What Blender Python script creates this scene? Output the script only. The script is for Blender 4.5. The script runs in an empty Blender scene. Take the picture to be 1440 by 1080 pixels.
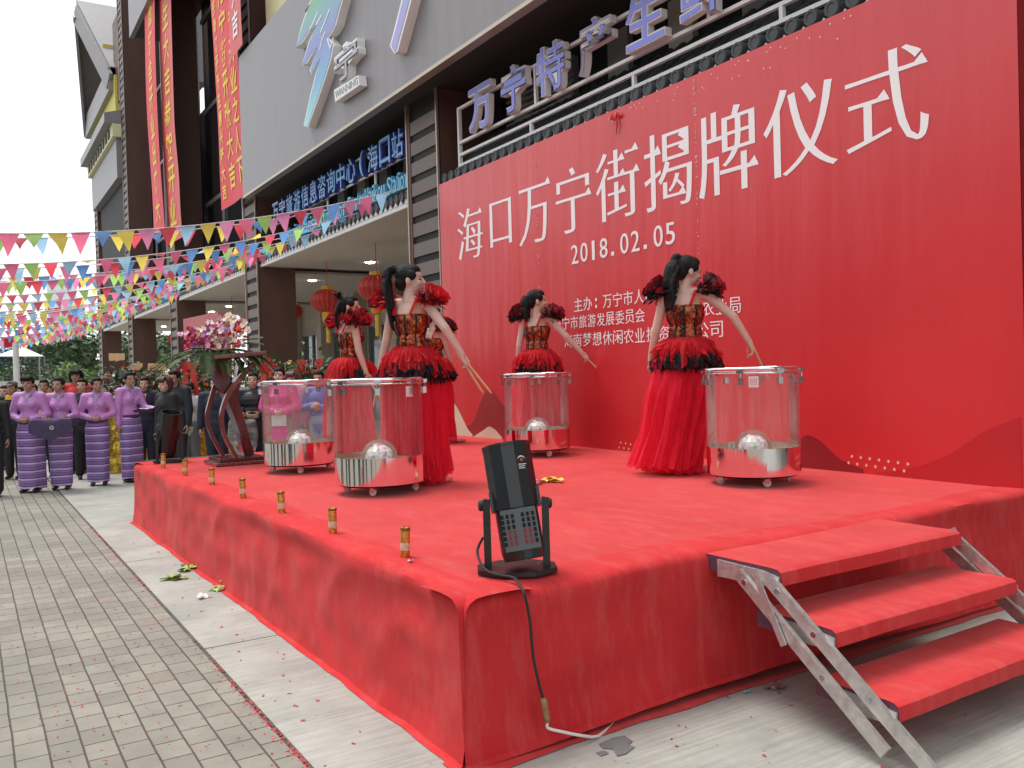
import bpy, math, random
import numpy as np
from mathutils import Vector, Matrix
R = math.radians
SC = bpy.context.scene
COL = SC.collection
random.seed(7)
# ---------------------------------------------------------------- camera
CAM_H = 1.45
def cam_axes(yaw, pitch, roll):
    cy, sy = math.cos(yaw), math.sin(yaw)
    f = np.array([sy*math.cos(pitch), cy*math.cos(pitch), math.sin(pitch)])
    r = np.array([cy, -sy, 0.0]); d = np.cross(f, r)
    cr, sr = math.cos(roll), math.sin(roll)
    return cr*r + sr*d, -sr*r + cr*d, f
CR, CD, CF = cam_axes(-1.00758, -0.013826, 0.029487)
cam_data = bpy.data.cameras.new('camera'); cam_data.sensor_width = 36; cam_data.lens = 30.45
cam_data.clip_start = 0.05; cam_data.clip_end = 3000
cam = bpy.data.objects.new('camera', cam_data); COL.objects.link(cam)
cam.matrix_world = Matrix(((CR[0], -CD[0], -CF[0], 0), (CR[1], -CD[1], -CF[1], 0), (CR[2], -CD[2], -CF[2], CAM_H), (0, 0, 0, 1)))
SC.camera = cam
# ---------------------------------------------------------------- sky, sun, exposure
SUN_EL, SUN_AZ = R(68), R(243)      # azimuth measured from +Y clockwise
w = bpy.data.worlds.new('World'); SC.world = w; w.use_nodes = True
nt = w.node_tree; bg = nt.nodes['Background']
sky = nt.nodes.new('ShaderNodeTexSky'); sky.sky_type = 'NISHITA'; sky.sun_disc = False
sky.sun_elevation = SUN_EL; sky.sun_rotation = SUN_AZ; sky.dust_density = 2.0; sky.air_density = 1.0; sky.ozone_density = 1.0
hs = nt.nodes.new('ShaderNodeHueSaturation'); hs.inputs['Saturation'].default_value = 0.22; hs.inputs['Value'].default_value = 1.0
mxs = nt.nodes.new('ShaderNodeMixRGB'); mxs.inputs['Fac'].default_value = 0.72; mxs.inputs['Color2'].default_value = (7.0, 7.25, 7.5, 1)   # thin even cloud over the blue
tcw = nt.nodes.new('ShaderNodeTexCoord'); nzw = nt.nodes.new('ShaderNodeTexNoise'); nzw.inputs['Scale'].default_value = 2.2; nzw.inputs['Detail'].default_value = 6
crw = nt.nodes.new('ShaderNodeMixRGB'); crw.inputs['Color1'].default_value = (4.9, 5.15, 5.5, 1); crw.inputs['Color2'].default_value = (7.6, 7.8, 8.0, 1)      # cloud layer, thinner and thicker
nt.links.new(tcw.outputs['Generated'], nzw.inputs['Vector']); nt.links.new(nzw.outputs['Fac'], crw.inputs['Fac']); nt.links.new(crw.outputs[0], mxs.inputs['Color2'])
nt.links.new(sky.outputs[0], hs.inputs['Color']); nt.links.new(hs.outputs[0], mxs.inputs['Color1']); nt.links.new(mxs.outputs[0], bg.inputs['Color'])
bg.inputs['Strength'].default_value = 0.125
sl = bpy.data.lights.new('sun', 'SUN'); sl.energy = 1.5; sl.angle = R(24); sl.color = (1, 0.96, 0.9)
so = bpy.data.objects.new('sun', sl); COL.objects.link(so)
sd = Vector((math.sin(SUN_AZ)*math.cos(SUN_EL), math.cos(SUN_AZ)*math.cos(SUN_EL), math.sin(SUN_EL)))
so.rotation_euler = sd.to_track_quat('Z', 'Y').to_euler()
SC.view_settings.view_transform = 'Standard'; SC.view_settings.look = 'None'
SC.view_settings.gamma = 1.0; SC.view_settings.exposure = 0.82
SC.render.engine = 'CYCLES'
SC.cycles.transparent_max_bounces = 24; SC.cycles.max_bounces = 8
SC.cycles.use_denoising = True
# ---------------------------------------------------------------- helpers
OFF = {}          # world offset of each object's origin
def tag(o, label=None, cat=None, group=None, kind=None):
    if label: o['label'] = label
    if cat: o['category'] = cat
    if group: o['group'] = group
    if kind: o['kind'] = kind
    return o
def thing(name, label, cat, loc=(0, 0, 0), group=None, rotz=0.0):
    o = bpy.data.objects.new(name, None); COL.objects.link(o)
    o.location = loc; o.rotation_euler = (0, 0, rotz); o.empty_display_size = 0.1
    OFF[o] = np.array(loc, float)
    return tag(o, label, cat, group)
def copy_tree(o, parent=None):
    c = o.copy(); COL.objects.link(c)
    if parent: c.parent = parent
    OFF[c] = OFF.get(o, np.zeros(3)).copy()
    for ch in list(o.children): copy_tree(ch, c)
    return c
class MB:
    """collects shapes; build() links them as ONE mesh object"""
    def __init__(s): s.v = []; s.f = []; s.m = []; s.sm = []
    def add(s, vs, fs, mi=0, smooth=False, M=None):
        n = len(s.v)
        if M is not None:
            vs = [tuple(M @ Vector(p)) for p in vs]
        s.v.extend([tuple(map(float, p)) for p in vs])
        for f in fs: s.f.append(tuple(int(i)+n for i in f)); s.m.append(mi); s.sm.append(smooth)
        return s
    def box(s, a, b, mi=0, M=None):
        x0, y0, z0 = [min(a[i], b[i]) for i in range(3)]; x1, y1, z1 = [max(a[i], b[i]) for i in range(3)]
        return s.add([(x0,y0,z0),(x1,y0,z0),(x1,y1,z0),(x0,y1,z0),(x0,y0,z1),(x1,y0,z1),(x1,y1,z1),(x0,y1,z1)],
                     [(0,3,2,1),(4,5,6,7),(0,1,5,4),(1,2,6,5),(2,3,7,6),(3,0,4,7)], mi, False, M)
    def bar(s, p, q, wd, th, up=(0, 0, 1), mi=0):
        p, q = Vector(p), Vector(q); d = (q-p).normalized(); u = Vector(up); sd_ = d.cross(u)
        if sd_.length < 1e-4: sd_ = d.cross(Vector((1, 0, 0)))
        sd_.normalize(); u = sd_.cross(d).normalized()
        a = sd_*(wd/2); b = u*(th/2)
        vs = [p-a-b, p+a-b, p+a+b, p-a+b, q-a-b, q+a-b, q+a+b, q-a+b]
        return s.add(vs, [(0,3,2,1),(4,5,6,7),(0,1,5,4),(1,2,6,5),(2,3,7,6),(3,0,4,7)], mi)
    def tube(s, pts, rad, n=8, mi=0, cap=True, flat=1.0, ref=(0, 0, 1)):
        pts = [Vector(p) for p in pts]; k = len(pts)
        if not hasattr(rad, '__len__'): rad = [rad]*k
        vs = []; fs = []
        for i, p in enumerate(pts):
            d = (pts[min(i+1, k-1)]-pts[max(i-1, 0)]).normalized()
            a = d.cross(Vector(ref))
            if a.length < 1e-3: a = d.cross(Vector((1, 0.2, 0)))
            a.normalize(); b = a.cross(d).normalized()
            for j in range(n):
                t = 2*math.pi*j/n
                vs.append(p + a*(math.cos(t)*rad[i]) + b*(math.sin(t)*rad[i]*flat))
        for i in range(k-1):
            for j in range(n):
                fs.append((i*n+j, i*n+(j+1) % n, (i+1)*n+(j+1) % n, (i+1)*n+j))
        if cap: fs.append(tuple(range(n))[::-1]); fs.append(tuple((k-1)*n+j for j in range(n)))
        return s.add(vs, fs, mi, True)
    def lathe(s, prof, n=32, c=(0, 0, 0), mi=0, smooth=True, closed=False, M=None):
        vs = []; fs = []
        for r, z in prof:
            for j in range(n):
                t = 2*math.pi*j/n; vs.append((c[0]+r*math.cos(t), c[1]+r*math.sin(t), c[2]+z))
        k = len(prof)
        for i in range(k-1 if not closed else k):
            i2 = (i+1) % k
            for j in range(n): fs.append((i*n+j, i*n+(j+1) % n, i2*n+(j+1) % n, i2*n+j))
        return s.add(vs, fs, mi, smooth, M)
    def grid(s, P, mi=0, smooth=True):
        """P: (a,b,3) array"""
        P = np.asarray(P); a, b = P.shape[:2]
        fs = [(i*b+j, i*b+j+1, (i+1)*b+j+1, (i+1)*b+j) for i in range(a-1) for j in range(b-1)]
        return s.add([tuple(p) for p in P.reshape(-1, 3)], fs, mi, smooth)
    def poly(s, pts, th, ax, mi=0):
        """polygon extruded by vector th*ax"""
        n = len(pts); e = Vector(ax)*th
        vs = [Vector(p) for p in pts] + [Vector(p)+e for p in pts]
        fs = [tuple(range(n)), tuple(range(2*n-1, n-1, -1))] + [(i, n+i, n+(i+1) % n, (i+1) % n) for i in range(n)]
        return s.add(vs, fs, mi)
    def build(s, name, mats, parent=None, local=False, origin=None, recalc=True):
        if not isinstance(mats, (list, tuple)): mats = [mats]
        V = np.array(s.v, float).reshape(-1, 3)
        if parent is not None:
            off = np.zeros(3) if local else OFF[parent]
        elif origin is not None: off = np.array(origin, float)
        else:
            off = np.array([(V[:, 0].min()+V[:, 0].max())/2, (V[:, 1].min()+V[:, 1].max())/2, V[:, 2].min()])
        V = V - off
        me = bpy.data.meshes.new(name)
        me.from_pydata([tuple(p) for p in V], [], s.f)
        for m in mats: me.materials.append(m)
        me.polygons.foreach_set('material_index', s.m); me.polygons.foreach_set('use_smooth', s.sm)
        me.validate(); me.update()
        if any(s.sm): me.set_sharp_from_angle(angle=R(42))
        if recalc:
            import bmesh
            bm = bmesh.new(); bm.from_mesh(me); bmesh.ops.recalc_face_normals(bm, faces=bm.faces); bm.to_mesh(me); bm.free()
        o = bpy.data.objects.new(name, me); COL.objects.link(o)
        if parent is not None:
            o.parent = parent; OFF[o] = OFF[parent].copy()
        else:
            o.location = off; OFF[o] = off
        return o
def bevel(o, w=0.01, seg=2, ang=40):
    m = o.modifiers.new('bevel', 'BEVEL'); m.width = w; m.segments = seg; m.limit_method = 'ANGLE'; m.angle_limit = R(ang)
    return o
# ---------------------------------------------------------------- materials
MATS = {}
def pm(name, col, rough=0.6, metal=0.0, var=0.12, vscale=6.0, bump=0.0, bscale=60.0, spec=0.5, sheen=0.0, coat=0.0, stretch=(1, 1, 1), emit=None, estr=0.0):
    if name in MATS: return MATS[name]
    m = bpy.data.materials.new(name); m.use_nodes = True; t = m.node_tree; b = t.nodes['Principled BSDF']
    N = t.nodes.new; L = t.links.new
    tc = N('ShaderNodeTexCoord'); mp = N('ShaderNodeMapping'); mp.inputs['Scale'].default_value = stretch
    L(tc.outputs['Object'], mp.inputs['Vector'])
    if var > 0:
        n = N('ShaderNodeTexNoise'); n.inputs['Scale'].default_value = vscale; n.inputs['Detail'].default_value = 6; n.inputs['Roughness'].default_value = 0.65
        L(mp.outputs[0], n.inputs['Vector'])
        cr = N('ShaderNodeValToRGB'); cr.color_ramp.elements[0].position = 0.3; cr.color_ramp.elements[1].position = 0.7
        cr.color_ramp.elements[0].color = (*[c*(1-var) for c in col], 1); cr.color_ramp.elements[1].color = (*[min(1, c*(1+var)) for c in col], 1)
        L(n.outputs['Fac'], cr.inputs['Fac']); L(cr.outputs['Color'], b.inputs['Base Color'])
        rr = N('ShaderNodeMapRange'); rr.inputs['To Min'].default_value = max(0.02, rough-0.08); rr.inputs['To Max'].default_value = min(1, rough+0.08)
        L(n.outputs['Fac'], rr.inputs['Value']); L(rr.outputs[0], b.inputs['Roughness'])
    else:
        b.inputs['Base Color'].default_value = (*col, 1); b.inputs['Roughness'].default_value = rough
    b.inputs['Metallic'].default_value = metal; b.inputs['Specular IOR Level'].default_value = spec
    if sheen: b.inputs['Sheen Weight'].default_value = sheen; b.inputs['Sheen Roughness'].default_value = 0.5
    if coat: b.inputs['Coat Weight'].default_value = coat; b.inputs['Coat Roughness'].default_value = 0.12
    if bump:
        n2 = N('ShaderNodeTexNoise'); n2.inputs['Scale'].default_value = bscale; n2.inputs['Detail'].default_value = 4
        L(mp.outputs[0], n2.inputs['Vector'])
        bp = N('ShaderNodeBump'); bp.inputs['Strength'].default_value = bump; bp.inputs['Distance'].default_value = 0.02
        L(n2.outputs['Fac'], bp.inputs['Height']); L(bp.outputs[0], b.inputs['Normal'])
    if emit: b.inputs['Emission Color'].default_value = (*emit, 1); b.inputs['Emission Strength'].default_value = estr
    MATS[name] = m
    return m
def fnoise(P, seed=0, octs=4, scale=1.0):
    """cheap smooth noise at points P (...,2 or 3): sums of random sines"""
    rs = np.random.RandomState(seed); P = np.asarray(P, float); out = np.zeros(P.shape[:-1])
    amp = 1.0; f = scale; tot = 0
    for o in range(octs):
        for _ in range(5):
            k = rs.normal(size=P.shape[-1]); k /= np.linalg.norm(k); ph = rs.rand()*6.283
            out += amp*np.sin((P @ k)*f*(0.7+0.6*rs.rand()) + ph)
        tot += amp*2.2; amp *= 0.55; f *= 1.9
    return out/tot
# ---------------------------------------------------------------- lettering (built-in font, turned into real meshes)
def _glyph_curve(txt):
    cu = bpy.data.curves.new('t', 'FONT'); cu.body = txt; cu.size = 1.0
    o = bpy.data.objects.new('t', cu); COL.objects.link(o)
    bpy.context.view_layer.update()
    dg = bpy.context.evaluated_depsgraph_get()
    c = o.evaluated_get(dg).to_curve(dg).copy()
    bpy.data.objects.remove(o); bpy.data.curves.remove(cu)
    return c
def glyph(txt, dx=0.0, dy=0.0, extrude=0.0, res=4, box=None, serif=False):
    """-> verts (n,3) in the glyph's own frame (x right, y up, z out), faces; dx,dy fatten vertical / horizontal strokes (em).
    box=(x0,y0,x1,y1): stretch the ink to that box."""
    c = _glyph_curve(txt); tris = []
    if serif:
        for sp in c.splines:
            q = np.array([p.co[:2] for p in sp.bezier_points]); n = len(q)
            for i in range(n):
                a, b, c1, d1 = q[i-1], q[i], q[(i+1) % n], q[(i+2) % n]
                vert = abs(b[0]-c1[0]) < .012 and .045 < abs(b[1]-c1[1]) < .1
                if vert and abs(a[1]-b[1]) < .012 and abs(c1[1]-d1[1]) < .012 and b[0]-a[0] > .09 and c1[0]-d1[0] > .09:
                    x, yt, yb2 = b[0], max(b[1], c1[1])+dy, min(b[1], c1[1])-dy
                    tris.append([(x-.115, yt-.004), (x-.03, yt+.062), (x+.03, yb2), (x-.02, yb2)])
    if dx or dy:
        for s in c.splines:
            bp = s.bezier_points; n = len(bp)
            if n < 3: continue
            co = np.array([p.co[:2] for p in bp])
            new = []
            for i, p in enumerate(bp):
                e1 = co[i]-np.array(p.handle_left[:2]); e2 = np.array(p.handle_right[:2])-co[i]
                if np.linalg.norm(e1) < 1e-5: e1 = co[i]-co[i-1]
                if np.linalg.norm(e2) < 1e-5: e2 = co[(i+1) % n]-co[i]
                def nrm(e):
                    l = np.linalg.norm(e); e = e/(l if l > 1e-9 else 1); return np.array([-e[1], e[0]])
                n1, n2 = nrm(e1), nrm(e2)
                nn = np.array([max(n1[0], n2[0], key=abs), max(n1[1], n2[1], key=abs)])
                new.append(nn)
            for p, nn in zip(bp, new):
                # filled outlines run so that the ink lies to one side: SGN picks it
                d = Vector((nn[0]*dx*SGN, nn[1]*dy*SGN, 0))
                p.handle_left_type = p.handle_right_type = 'FREE'
                p.co += d; p.handle_left += d; p.handle_right += d
    c.dimensions = '2D'; c.fill_mode = 'BOTH' if extrude else 'BOTH'; c.resolution_u = res
    c.extrude = extrude/2
    o = bpy.data.objects.new('t', c); COL.objects.link(o); bpy.context.view_layer.update()
    dg = bpy.context.evaluated_depsgraph_get(); me = bpy.data.meshes.new_from_object(o.evaluated_get(dg))
    V = np.array([v.co[:] for v in me.vertices]); Fc = [tuple(p.vertices) for p in me.polygons]
    bpy.data.objects.remove(o); bpy.data.curves.remove(c); bpy.data.meshes.remove(me)
    if tris:
        V = list(map(tuple, V))
        for tr in tris:
            n = len(V); V.extend([(x, y_, extrude/2+.0005) for x, y_ in tr]); Fc.append((n, n+1, n+2, n+3))
        V = np.array(V)
    if box is not None and len(V):
        a, b = V[:, :2].min(0), V[:, :2].max(0)
        V[:, 0] = box[0]+(V[:, 0]-a[0])/(b[0]-a[0])*(box[2]-box[0]); V[:, 1] = box[1]+(V[:, 1]-a[1])/(b[1]-a[1])*(box[3]-box[1])
    return V, Fc
SGN = -1.0
def put_text(mb, txt, x0, z0, x1, z1, y, thick, mi=0, dx=0, dy=0, plane='xz', serif=False):
    """letters standing in the vertical plane facing -Y; fills the box"""
    V, Fc = glyph(txt, dx, dy, thick, box=(x0, z0, x1, z1), serif=serif)
    if plane == 'xz': W = np.stack([V[:, 0], y - V[:, 2], V[:, 1]], 1)
    mb.add(W, Fc, mi)
def at(px, py, depth):
    """world point seen at photo pixel (px,py), depth metres ahead"""
    return (CF + CR*(px-720)/1218.1 + CD*(py-540)/1218.1)*depth + np.array([0, 0, CAM_H])
def at_y(px, py, Y):
    d = CF + CR*(px-720)/1218.1 + CD*(py-540)/1218.1; return d*(Y/d[1]) + np.array([0, 0, CAM_H])
def at_x(px, py, X):
    d = CF + CR*(px-720)/1218.1 + CD*(py-540)/1218.1; return d*(X/d[0]) + np.array([0, 0, CAM_H])
def at_z(px, py, Z):
    d = CF + CR*(px-720)/1218.1 + CD*(py-540)/1218.1; return d*((Z-CAM_H)/d[2]) + np.array([0, 0, CAM_H])
# ================================================================ GROUND
def tex_mat(name):
    m = bpy.data.materials.new(name); m.use_nodes = True; MATS[name] = m
    return m, m.node_tree, m.node_tree.nodes['Principled BSDF'], m.node_tree.nodes.new, m.node_tree.links.new
def paver_material():
    m, t, b, N, L = tex_mat('paving blocks')
    tc = N('ShaderNodeTexCoord'); 
    nw = N('ShaderNodeTexNoise'); nw.inputs['Scale'].default_value = 3.0; nw.inputs['Detail'].default_value = 3
    L(tc.outputs['Object'], nw.inputs['Vector'])
    mix = N('ShaderNodeMixRGB'); mix.blend_type = 'LINEAR_LIGHT'; mix.inputs['Fac'].default_value = 0.004
    L(tc.outputs['Object'], mix.inputs['Color1']); L(nw.outputs['Color'], mix.inputs['Color2'])
    br = N('ShaderNodeTexBrick'); br.offset = 0.5; br.inputs['Scale'].default_value = 1.0
    br.inputs['Brick Width'].default_value = 0.168; br.inputs['Row Height'].default_value = 0.118; br.inputs['Mortar Size'].default_value = 0.0042
    br.inputs['Mortar Smooth'].default_value = 0.4; br.inputs['Bias'].default_value = 0.0
    br.inputs['Color1'].default_value = (0.305, 0.292, 0.260, 1); br.inputs['Color2'].default_value = (0.240, 0.230, 0.203, 1); br.inputs['Mortar'].default_value = (0.10, 0.078, 0.068, 1)
    L(mix.outputs[0], br.inputs['Vector'])
    n = N('ShaderNodeTexNoise'); n.inputs['Scale'].default_value = 1.1; n.inputs['Detail'].default_value = 8; n.inputs['Roughness'].default_value = 0.7
    L(tc.outputs['Object'], n.inputs['Vector'])
    cr = N('ShaderNodeValToRGB'); cr.color_ramp.elements[0].position = 0.32; cr.color_ramp.elements[1].position = 0.68
    cr.color_ramp.elements[0].color = (0.66, 0.66, 0.62, 1); cr.color_ramp.elements[1].color = (1.12, 1.1, 1.05, 1)
    L(n.outputs['Fac'], cr.inputs['Fac'])
    mu = N('ShaderNodeMixRGB'); mu.blend_type = 'MULTIPLY'; mu.inputs['Fac'].default_value = 1
    L(br.outputs['Color'], mu.inputs['Color1']); L(cr.outputs['Color'], mu.inputs['Color2'])
    # reddish paper dust that has settled in patches
    n3 = N('ShaderNodeTexNoise'); n3.inputs['Scale'].default_value = 2.3; n3.inputs['Detail'].default_value = 10; n3.inputs['Roughness'].default_value = 0.8
    L(tc.outputs['Object'], n3.inputs['Vector'])
    c3 = N('ShaderNodeValToRGB'); c3.color_ramp.elements[0].position = 0.56; c3.color_ramp.elements[1].position = 0.72
    c3.color_ramp.elements[0].color = (0, 0, 0, 1); c3.color_ramp.elements[1].color = (0.55, 0.55, 0.55, 1)
    L(n3.outputs['Fac'], c3.inputs['Fac'])
    m3 = N('ShaderNodeMixRGB'); m3.inputs['Color2'].default_value = (0.30, 0.17, 0.15, 1)
    L(c3.outputs['Color'], m3.inputs['Fac']); L(mu.outputs[0], m3.inputs['Color1']); L(m3.outputs[0], b.inputs['Base Color'])
    b.inputs['Roughness'].default_value = 0.85
    n2 = N('ShaderNodeTexNoise'); n2.inputs['Scale'].default_value = 90; n2.inputs['Detail'].default_value = 4; L(tc.outputs['Object'], n2.inputs['Vector'])
    ma = N('ShaderNodeMath'); ma.operation = 'MULTIPLY_ADD'; ma.inputs[1].default_value = 0.12; L(n2.outputs['Fac'], ma.inputs[0])
    inv = N('ShaderNodeMath'); inv.operation = 'SUBTRACT'; inv.inputs[0].default_value = 1.0; L(br.outputs['Fac'], inv.inputs[1]); L(inv.outputs[0], ma.inputs[2])
    bp = N('ShaderNodeBump'); bp.inputs['Strength'].default_value = 0.9; bp.inputs['Distance'].default_value = 0.008
    L(ma.outputs[0], bp.inputs['Height']); L(bp.outputs[0], b.inputs['Normal'])
    return m
def concrete_material():
    m, t, b, N, L = tex_mat('poured concrete')
    tc = N('ShaderNodeTexCoord')
    n = N('ShaderNodeTexNoise'); n.inputs['Scale'].default_value = 1.6; n.inputs['Detail'].default_value = 9; n.inputs['Roughness'].default_value = 0.7
    L(tc.outputs['Object'], n.inputs['Vector'])
    cr = N('ShaderNodeValToRGB'); cr.color_ramp.elements[0].position = 0.3; cr.color_ramp.elements[1].position = 0.66
    cr.color_ramp.elements[0].color = (0.27, 0.27, 0.245, 1); cr.color_ramp.elements[1].color = (0.42, 0.415, 0.38, 1)
    L(n.outputs['Fac'], cr.inputs['Fac'])
    # brushed streaks across
    mp = N('ShaderNodeMapping'); mp.inputs['Scale'].default_value = (60, 2.5, 1); L(tc.outputs['Object'], mp.inputs['Vector'])
    ns = N('ShaderNodeTexNoise'); ns.inputs['Scale'].default_value = 1.0; ns.inputs['Detail'].default_value = 3; L(mp.outputs[0], ns.inputs['Vector'])
    c2 = N('ShaderNodeValToRGB'); c2.color_ramp.elements[0].position = 0.35; c2.color_ramp.elements[1].position = 0.65
    c2.color_ramp.elements[0].color = (0.86, 0.86, 0.85, 1); c2.color_ramp.elements[1].color = (1.06, 1.06, 1.05, 1); L(ns.outputs['Fac'], c2.inputs['Fac'])
    mu = N('ShaderNodeMixRGB'); mu.blend_type = 'MULTIPLY'; mu.inputs['Fac'].default_value = 1; L(cr.outputs['Color'], mu.inputs['Color1']); L(c2.outputs['Color'], mu.inputs['Color2'])
    # dark specks
    vo = N('ShaderNodeTexVoronoi'); vo.inputs['Scale'].default_value = 9; L(tc.outputs['Object'], vo.inputs['Vector'])
    c3 = N('ShaderNodeValToRGB'); c3.color_ramp.elements[0].position = 0.0; c3.color_ramp.elements[1].position = 0.09
    c3.color_ramp.elements[0].color = (0.45, 0.42, 0.4, 1); c3.color_ramp.elements[1].color = (1, 1, 1, 1); L(vo.outputs['Distance'], c3.inputs['Fac'])
    m3 = N('ShaderNodeMixRGB'); m3.blend_type = 'MULTIPLY'; m3.inputs['Fac'].default_value = 0.8; L(mu.outputs[0], m3.inputs['Color1']); L(c3.outputs['Color'], m3.inputs['Color2'])
    L(m3.outputs[0], b.inputs['Base Color']); b.inputs['Roughness'].default_value = 0.8
    bp = N('ShaderNodeBump'); bp.inputs['Strength'].default_value = 0.35; bp.inputs['Distance'].default_value = 0.004
    L(ns.outputs['Fac'], bp.inputs['Height']); L(bp.outputs[0], b.inputs['Normal'])
    return m
M_PAV = paver_material(); M_CON = concrete_material()
M_DIRT = pm('joint dirt', (0.10, 0.085, 0.07), 0.95, var=0.4, vscale=14, bump=0.5)
M_FARG = pm('far ground', (0.22, 0.22, 0.20), 0.9, var=0.2, vscale=0.3)
def sheet(name, x0, y0, x1, y1, z, m):
    o = MB().add([(x0, y0, z), (x1, y0, z), (x1, y1, z), (x0, y1, z)], [(0, 1, 2, 3)]).build(name, m, origin=(0, 0, 0)); o['kind'] = 'structure'; return o
sheet('ground', -900, -700, 500, 700, -0.012, M_FARG)
sheet('plaza_paving', -70, -40, 30, 1.03, 0.0, M_PAV)
sheet('paving_joint', -70, 1.0, 30, 1.05, -0.006, M_DIRT)
# concrete apron, in slabs with real gaps
g = MB(); xs = [-70, -52, -40, -30, -22.3, -16.2, -11.4, -7.6, -4.85, 0.9, 4, 10, 30]
for a, b_ in zip(xs[:-1], xs[1:]):
    g.add([(a+.005, 1.05, .004), (b_-.005, 1.05, .004), (b_-.005, 16, .004), (a+.005, 16, .004)], [(0, 1, 2, 3)])
    g.add([(a+.005, 1.05, .004), (b_-.005, 1.05, .004), (b_-.005, 1.05, -.012), (a+.005, 1.05, -.012)], [(0, 1, 2, 3)])
o = g.build('concrete_apron', M_CON, origin=(0, 0, 0)); o['kind'] = 'structure'
sheet('apron_bed', -70, 1.05, 30, 16, -0.008, M_DIRT)
# worn grey patch by the stage corner
pt = [(842, 1046), (862, 1037), (878, 1034), (890, 1042), (884, 1047), (893, 1050), (880, 1060), (868, 1063), (862, 1053), (848, 1052)]
g = MB(); c = [at_z(x, y, .008) for x, y in pt]; g.add(c, [tuple(range(len(c)))])
c = [at_z(x, y, .008) for x, y in [(838, 1058), (850, 1055), (856, 1059), (845, 1063)]]; g.add(c, [(0, 1, 2, 3)])
o = g.build('concrete_patch', pm('worn patch', (0.17, 0.17, 0.175), 0.8, var=0.2, vscale=20), origin=(0, 0, 0)); o['kind'] = 'structure'
# ================================================================ BUILDING
M_BROWN = pm('dark brown panel', (0.105, 0.050, 0.039), 0.5, var=0.18, vscale=1.5, stretch=(1, 1, .25), spec=0.4)
M_LOUV = pm('grey brown louvre', (0.17, 0.14, 0.13), 0.55, var=0.08, vscale=2)
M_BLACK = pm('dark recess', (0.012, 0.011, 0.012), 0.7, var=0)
M_GOLD = pm('champagne trim', (0.45, 0.38, 0.29), 0.35, metal=0.6, var=0.05)
M_GREY = pm('grey cladding', (0.240, 0.228, 0.236), 0.42, var=0.10, vscale=3.1, stretch=(1.7, 3, .07), spec=0.4)
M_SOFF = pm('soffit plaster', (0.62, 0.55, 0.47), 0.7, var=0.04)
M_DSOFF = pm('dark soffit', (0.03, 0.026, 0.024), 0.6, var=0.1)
M_TILE = pm('grey roof tile', (0.075, 0.082, 0.088), 0.55, var=0.25, vscale=9, bump=0.2)
M_WHITE = pm('white paint', (0.78, 0.78, 0.76), 0.45, var=0.04)
M_YEL = pm('yellow wall', (0.62, 0.52, 0.10), 0.6, var=0.06)
M_PALEY = pm('pale yellow', (0.66, 0.62, 0.36), 0.6, var=0.05)
M_DGLASS = pm('dark glass', (0.02, 0.026, 0.03), 0.06, var=0, spec=0.8)
M_GGLASS = pm('green glass', (0.06, 0.10, 0.09), 0.05, var=0, spec=0.8)
M_MULL = pm('grey mullion', (0.28, 0.27, 0.27), 0.5, var=0.04)
M_BEIGE = pm('beige stone', (0.45, 0.40, 0.34), 0.6, var=0.1, vscale=3)
M_LAMP = pm('downlight glow', (1, 1, 1), 0.5, var=0, emit=(1, 0.93, 0.8), estr=25)
YC = 5.9; COLX = [-48.9, -39.5, -30.65, -21.45, -12.2, -2.95, 6.3]; CW = 1.03; CDP = 0.92
ZS = 5.6
bld = thing('shopping_building', 'brown and grey commercial building with louvred columns and tiled canopies behind the stage', 'building', (-20, 8, 0))
def part(mb, name, m, parent=bld, **k): return mb.build(name, m, parent, **k)
for x in COLX:
    tall = x < -21
    zt = 24.0 if tall else (ZS if x > -21.5 else ZS)
    if x < -40: zt = 10.3
    mb = MB().box((x+.015, YC+.05, 0), (x+CW-.015, YC+CDP, zt))
    c = part(mb, 'column', M_BROWN)
    lz = MB(); z = 0.15
    while z < zt-.2:
        lz.box((x+.13, YC+.005, z), (x+CW-.03, YC+.048, z+.20)); z += .31
    part(lz, 'louvre_panel', M_LOUV, c)
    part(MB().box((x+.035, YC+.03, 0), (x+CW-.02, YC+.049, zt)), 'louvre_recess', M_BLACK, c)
    for xx, wd in ((x, .035), (x+CW-.025, .028)):
        part(MB().box((xx, YC-.015, 0), (xx+wd, YC+.02, zt)), 'trim', M_GOLD, c)
    part(MB().box((x+.036, YC-.004, 0), (x+.125, YC+.029, zt)), 'edge_board', M_BROWN, c)
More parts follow.
